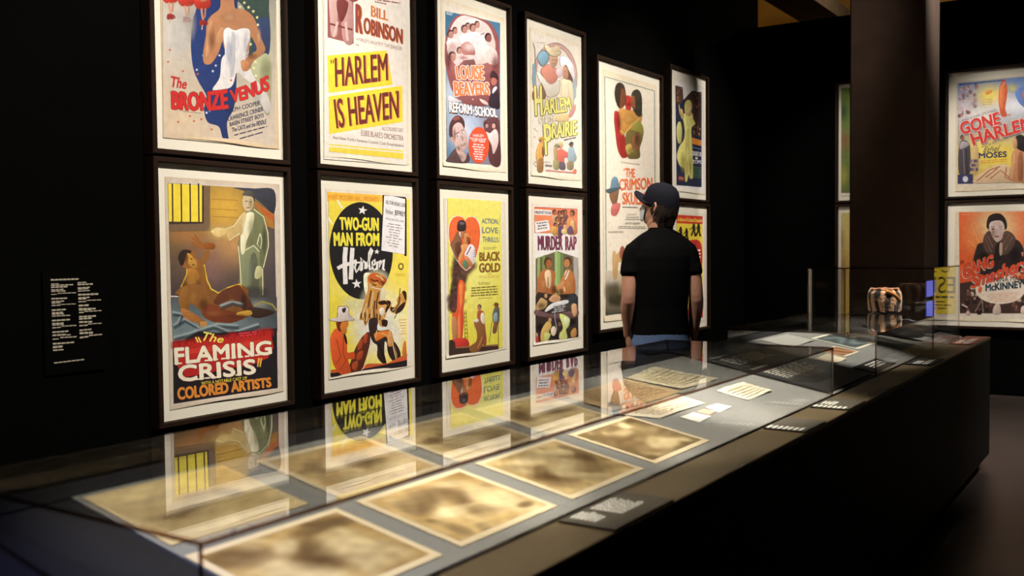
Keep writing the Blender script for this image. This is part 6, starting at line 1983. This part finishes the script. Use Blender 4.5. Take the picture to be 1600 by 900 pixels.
class Lofts:
    """closed tubes that are fused into one skin"""
    def __init__(self):
        self.v, self.f = [], []

    def rings(self, rings):
        n0 = len(self.v)
        k = len(rings[0])
        for r in rings:
            self.v += [tuple(p) for p in r]
        for j in range(len(rings) - 1):
            for i in range(k):
                self.f.append((n0 + j * k + i, n0 + j * k + (i + 1) % k, n0 + (j + 1) * k + (i + 1) % k, n0 + (j + 1) * k + i))
        self.f.append(tuple(n0 + i for i in range(k))[::-1])
        self.f.append(tuple(n0 + (len(rings) - 1) * k + i for i in range(k)))

    def slices(self, sl, k=28, p=2.3):
        """horizontal sections (cx, cy, z, rx, ry)"""
        out = []
        for cx, cy, z, rx, ry in sl:
            r = []
            for i in range(k):
                a = 2 * math.pi * i / k
                c, s = math.cos(a), math.sin(a)
                r.append((cx + rx * abs(c) ** (2 / p) * math.copysign(1, c), cy + ry * abs(s) ** (2 / p) * math.copysign(1, s), z))
            out.append(r)
        self.rings(out)

    def tube(self, pts, rad, k=16, flat=1.0, up=Vector((0, 1, 0)), sub=3):
        P = [Vector(p) for p in pts]
        Q, R = [], []
        for i in range(len(P) - 1):
            p0, p1, p2, p3 = P[max(0, i - 1)], P[i], P[i + 1], P[min(len(P) - 1, i + 2)]
            for j in range(sub):
                t = j / sub
                Q.append(0.5 * ((2 * p1) + (p2 - p0) * t + (2 * p0 - 5 * p1 + 4 * p2 - p3) * t * t + (3 * p1 - p0 - 3 * p2 + p3) * t ** 3))
                R.append(rad[i] * (1 - t) + rad[i + 1] * t)
        Q.append(P[-1])
        R.append(rad[-1])
        rings = []
        N = len(Q)
        # rounded ends
        d0 = (Q[1] - Q[0]).normalized()
        d1 = (Q[-1] - Q[-2]).normalized()
        seq = [(Q[0] - d0 * R[0] * .75, R[0] * .55, d0)]
        for i in range(N):
            d = (Q[min(N - 1, i + 1)] - Q[max(0, i - 1)]).normalized()
            seq.append((Q[i], R[i], d))
        seq.append((Q[-1] + d1 * R[-1] * .75, R[-1] * .55, d1))
        for c, r, d in seq:
            x = d.cross(up)
            if x.length < 1e-4:
                x = Vector((1, 0, 0))
            x.normalize()
            y = x.cross(d).normalized()
            rings.append([c + x * (r * math.cos(2 * math.pi * i / k)) + y * (r * flat * math.sin(2 * math.pi * i / k)) for i in range(k)])
        self.rings(rings)

    def ball(self, c, r, k=16):
        rings = []
        for j in range(1, k):
            t = math.pi * j / k
            rings.append([(c[0] + r[0] * math.sin(t) * math.cos(2 * math.pi * i / k), c[1] + r[1] * math.sin(t) * math.sin(2 * math.pi * i / k), c[2] - r[2] * math.cos(t)) for i in range(k)])
        self.rings(rings)

    def build(self, name, mt, parent, voxel=0.006, smooth_it=4):
        me = bpy.data.meshes.new(name)
        me.from_pydata(self.v, [], self.f)
        me.update()
        bm = bmesh.new()
        bm.from_mesh(me)
        bmesh.ops.recalc_face_normals(bm, faces=bm.faces[:])
        bm.to_mesh(me)
        bm.free()
        ob = bpy.data.objects.new(name, me)
        COL.objects.link(ob)
        rm = ob.modifiers.new('fuse', 'REMESH')
        rm.mode = 'VOXEL'
        rm.voxel_size = voxel
        rm.use_smooth_shade = True
        sm = ob.modifiers.new('relax', 'SMOOTH')
        sm.factor = 0.5
        sm.iterations = smooth_it
        bpy.context.view_layer.update()
        dg = bpy.context.evaluated_depsgraph_get()
        new = bpy.data.meshes.new_from_object(ob.evaluated_get(dg))
        new.name = name
        ob.modifiers.clear()
        ob.data = new
        new.materials.clear()
        new.materials.append(mt)
        ob.parent = parent
        return ob


HC = Vector((-0.018, 0.012, 1.585))                      # neck joint the head turns about
HEAD_M = Matrix.Translation(HC) @ Matrix.Rotation(HEAD_AZ - MAN_AZ, 4, 'Z') @ Matrix.Rotation(math.radians(11), 4, 'X')
H = lambda x, y, z: HEAD_M @ Vector((x, y, z))        # head space: face towards +y, z up from the neck joint

body = Lofts()
# trunk and pelvis under the clothes
body.slices([(0, 0, .86, .14, .10), (0, 0, .95, .150, .105), (0, 0, 1.08, .142, .098), (0, 0, 1.25, .165, .108), (0, 0, 1.38, .160, .108), (0, -.005, 1.46, .135, .09), (0, -.005, 1.50, .10, .07), (0, 0, 1.53, .062, .06)])
body.tube([(0, -.012, 1.46), (0, -.004, 1.54), (HC.x, HC.y, HC.z + .02), tuple(H(0, .0, .07))], [.075, .062, .060, .058])
# head
hr = []
for z, rx, ry, cy in ((.005, .030, .034, .045), (.018, .046, .056, .034), (.045, .057, .076, .022), (.075, .065, .088, .012), (.105, .071, .094, .006), (.14, .075, .098, .002), (.175, .074, .098, -.002), (.205, .066, .088, -.004), (.228, .048, .066, -.004), (.240, .022, .03, -.004)):
    ring = []
    for i in range(28):
        a = 2 * math.pi * i / 28
        c, s = math.cos(a), math.sin(a)
        back = 1.0 if s > 0 else 1.05
        ring.append(H(rx * abs(c) ** .9 * math.copysign(1, c), cy + ry * back * s, z))
    hr.append(ring)
body.rings(hr)
body.tube([H(0, .098, .128), H(0, .112, .100), H(0, .122, .082), H(0, .108, .074)], [.010, .012, .015, .012], 10)      # nose
body.tube([H(-.055, .086, .135), H(-.02, .098, .138), H(.02, .098, .138), H(.055, .086, .135)], [.008, .009, .009, .008], 8)  # brow
body.tube([H(-.024, .094, .045), H(0, .102, .046), H(.024, .094, .045)], [.006, .008, .006], 8)                          # lips
for sgn in (-1, 1):
    body.tube([H(.073 * sgn, -.004, .135), H(.084 * sgn, -.014, .142), H(.088 * sgn, -.024, .120), H(.084 * sgn, -.018, .098), H(.074 * sgn, -.004, .085)], [.006, .007, .007, .007, .006], 8)
    body.tube([H(.072 * sgn, -.006, .12), H(.080 * sgn, -.012, .11), H(.074 * sgn, -.006, .1)], [.010, .008, .010], 8)


def arm(sgn, pts):
    sh, el, wr, kn = [Vector((p[0] * sgn, p[1], p[2])) for p in pts]
    mid1 = sh.lerp(el, .45) + Vector((.006 * sgn, 0, 0))
    mid2 = el.lerp(wr, .3) + Vector((.004 * sgn, .002, 0))
    body.tube([sh, mid1, el, mid2, el.lerp(wr, .7), wr], [.056, .050, .042, .044, .034, .027], 18)
    d = (kn - wr).normalized()
    side = Vector((0, 1, 0))                            # thumb side points forward
    side = (side - d * side.dot(d)).normalized()
    nrm = d.cross(side).normalized()
    inw = Vector((-sgn, 0, 0))
    # palm
    for t in (-.9, -.3, .3, .9):
        body.tube([wr + side * (.016 * t), wr.lerp(kn, .5) + side * (.024 * t), kn + side * (.028 * t)], [.016, .0165, .0125], 10)
    # four fingers of unequal length, slightly curled towards the thigh
    for t, ln in ((.036, .070), (.012, .078), (-.012, .073), (-.034, .058)):
        b0 = kn + side * t
        p1 = b0 + d * (ln * .42) + inw * .006
        p2 = p1 + (d * .86 + inw * .5).normalized() * (ln * .33)
        p3 = p2 + (d * .6 + inw * .8).normalized() * (ln * .25)
        body.tube([b0 - d * .012, b0, p1, p2, p3], [.0100, .0098, .0090, .0084, .0070], 10, sub=2)
    # thumb leaves the side of the palm near its base
    t0 = wr.lerp(kn, .25) + side * .026
    t1 = t0 + (side * .75 + d * .66 + inw * .25).normalized() * .034
    t2 = t1 + (d * .92 + side * .25 + inw * .3).normalized() * .030
    t3 = t2 + (d * .95 + inw * .35).normalized() * .022
    body.tube([t0 - side * .012, t0, t1, t2, t3], [.0125, .0125, .0108, .0098, .0078], 10, sub=2)


# (x, y, z) of shoulder, elbow, wrist, knuckles; the man's left arm is sgn -1
arm(-1, [(.160, -.004, 1.440), (.196, -.034, 1.175), (.190, .030, .935), (.180, .048, .850)])
arm(1, [(.160, -.004, 1.440), (.202, -.036, 1.180), (.200, .020, .935), (.192, .040, .850)])
for sgn in (-1, 1):
    body.tube([(.085 * sgn, 0, .90), (.092 * sgn, .004, .70), (.095 * sgn, .006, .48), (.097 * sgn, -.008, .32), (.10 * sgn, -.012, .08)], [.080, .072, .052, .050, .036], 16)
    body.tube([(.10 * sgn, -.03, .05), (.105 * sgn, .05, .04), (.112 * sgn, .13, .03)], [.034, .034, .024], 12)
body.build('body', M['skin'], man, 0.0045, 3)

# t-shirt
sh = Lofts()
sh.slices([(0, 0, .945, .168, .120), (0, 0, 1.00, .164, .118), (0, -.002, 1.10, .158, .114), (0, -.004, 1.22, .166, .120), (0, -.006, 1.33, .176, .124), (0, -.010, 1.41, .174, .118), (0, -.012, 1.462, .150, .104), (0, -.012, 1.505, .112, .086), (0, -.010, 1.545, .078, .074), (0, -.004, 1.578, .069, .068)], 36)
for sgn in (-1, 1):
    sh.tube([(.02 * sgn, -.012, 1.535), (.09 * sgn, -.014, 1.500), (.150 * sgn, -.010, 1.445)], [.050, .050, .056], 16)
    sh.tube([(.110 * sgn, -.010, 1.440), (.155 * sgn, -.006, 1.436), (.176 * sgn, -.012, 1.36), (.184 * sgn, -.020, 1.325), (.185 * sgn, -.022, 1.312)], [.058, .063, .060, .059, .059], 20)
sh.build('t_shirt', M['shirt'], man, 0.006, 5)

# jeans
jn = Lofts()
jn.slices([(0, 0, .86, .178, .130), (0, 0, .93, .168, .122), (0, 0, .985, .162, .116)], 32)
for sgn in (-1, 1):
    jn.tube([(.078 * sgn, -.004, .90), (.094 * sgn, .002, .72), (.098 * sgn, .004, .48), (.100 * sgn, -.006, .30), (.102 * sgn, -.008, .09)], [.100, .092, .074, .066, .062], 20)
jn.build('jeans', M['denim'], man, 0.008, 4)

# shoes
for sgn in (-1, 1):
    s = Lofts()
    s.tube([(.103 * sgn, -.055, .055), (.106 * sgn, .02, .052), (.112 * sgn, .10, .044), (.118 * sgn, .165, .036)], [.046, .046, .042, .034], 16, 0.95)
    v = Lofts()
    s.slices([(.109 * sgn, .05, .0, .046, .135), (.109 * sgn, .05, .022, .047, .138)], 24, 2.6)
    s.build('shoe', M['leather'], man, 0.006, 3)

# cap: crown and bill follow the head
v, f = [], []
n = 36
prof = [(.108, .97), (.130, 1.0), (.160, 1.01), (.192, .98), (.220, .88), (.242, .68), (.255, .42), (.260, .12)]
for z, k in prof:
    for i in range(n):
        a = 2 * math.pi * i / n
        c, s = math.cos(a), math.sin(a)
        zz = z - (.038 if s < 0 else 0) * (-s) * (1 - (z - .108) / .152) + (.012 * max(0, s)) * (1 - (z - .108) / .152)
        v.append(H(.087 * k * c, -.004 + (.109 if s > 0 else .112) * k * s, zz))
for j in range(len(prof) - 1):
    for i in range(n):
        f.append((j * n + i, j * n + (i + 1) % n, (j + 1) * n + (i + 1) % n, (j + 1) * n + i))
f.append(tuple((len(prof) - 1) * n + i for i in range(n)))
cap = link('cap', v, f, M['cap'], man, smooth=True)
so = cap.modifiers.new('cloth', 'SOLIDIFY')
so.thickness = 0.004
so.offset = -1
v, f = [], []
rows, cols = 7, 18
for j in range(rows):
    t = j / (rows - 1)
    for i in range(cols):
        a = math.radians(18 + 144 * i / (cols - 1))
        c, s = math.cos(a), math.sin(a)
        ext = .082 * t * (s ** .7)
        v.append(H(.086 * c * (1 + .02 * t), -.004 + .106 * s + ext, .146 - .024 * abs(c) ** 2 * (1 + .6 * t) + .034 * t * s))
for j in range(rows - 1):
    for i in range(cols - 1):
        f.append((j * cols + i, j * cols + i + 1, (j + 1) * cols + i + 1, (j + 1) * cols + i))
bill = link('bill', v, f, M['cap'], cap, smooth=True)
so = bill.modifiers.new('cloth', 'SOLIDIFY')
so.thickness = 0.008
b2 = lathe('button', [(.0, 0), (.007, .001), (.005, .006), (.0005, .007)], 12, M['cap'], cap)
b2.matrix_local = HEAD_M @ Matrix.Translation((0, -.004, .2595))

# face mask with ear loops
v, f = [], []
rows, cols = 9, 21
for j in range(rows):
    t = j / (rows - 1)
    z = .010 + .088 * t
    for i in range(cols):
        a = math.radians(30 + 120 * i / (cols - 1))
        c, s = math.cos(a), math.sin(a)
        bulge = .009 * math.sin(math.pi * min(1, t * .9 + .1)) * max(0, s) ** 3 + .012 * t * max(0, s) ** 12
        rx, ry, cy = .060 + .010 * t, .080 + .016 * t, .024 - .016 * t
        v.append(H((rx + .006) * c, cy + (ry + .007) * s + bulge, z + .012 * s))
for j in range(rows - 1):
    for i in range(cols - 1):
        f.append((j * cols + i, j * cols + i + 1, (j + 1) * cols + i + 1, (j + 1) * cols + i))
mk = link('face_mask', v, f, M['mask'], man, smooth=True)
so = mk.modifiers.new('cloth', 'SOLIDIFY')
so.thickness = 0.002
for sgn in (-1, 1):
    lp = Lofts()
    lp.tube([H(.072 * sgn, .030, .092), H(.080 * sgn, .004, .112), H(.086 * sgn, -.022, .118), H(.084 * sgn, -.024, .094), H(.076 * sgn, .0, .060), H(.068 * sgn, .032, .030)], [.0014] * 6, 6)
    o = link('ear_loop', lp.v, lp.f, M['mask'], mk, smooth=True)

# hair below the cap: a shell of locks round the back of the head down to the nape
rnd = random.Random(21)
hl = Lofts()
for i in range(150):
    a = math.radians(rnd.uniform(176, 364))
    c, s = math.cos(a), math.sin(a)
    if abs(c) > .93 and s > -.3:
        ln = rnd.uniform(.02, .045)
    else:
        ln = rnd.uniform(.055, .095)
    z0 = rnd.uniform(.115, .150)
    k0, k1 = 1.0, .93 + rnd.uniform(-.05, .10)
    p0 = H(.078 * c, -.004 + .104 * s, z0)
    p1 = H(.080 * c, -.002 + .105 * s, z0 - ln * .5)
    p2 = H(.076 * k1 * c, .002 + .100 * k1 * s, z0 - ln)
    p3 = H(.078 * k1 * c, -.002 + .104 * k1 * s, z0 - ln - .018)
    hl.tube([p0, p1, p2, p3], [.009, .009, .0075, .004], 6, sub=2)
hl.build('hair', M['hair'], man, 0.004, 5)
# eyes
for sgn in (-1, 1):
    ey = Lofts()
    ey.ball(tuple(H(.031 * sgn, .0765, .118)), (.012, .012, .012), 12)
    link('eye', ey.v, ey.f, M['ink'], man, smooth=True)
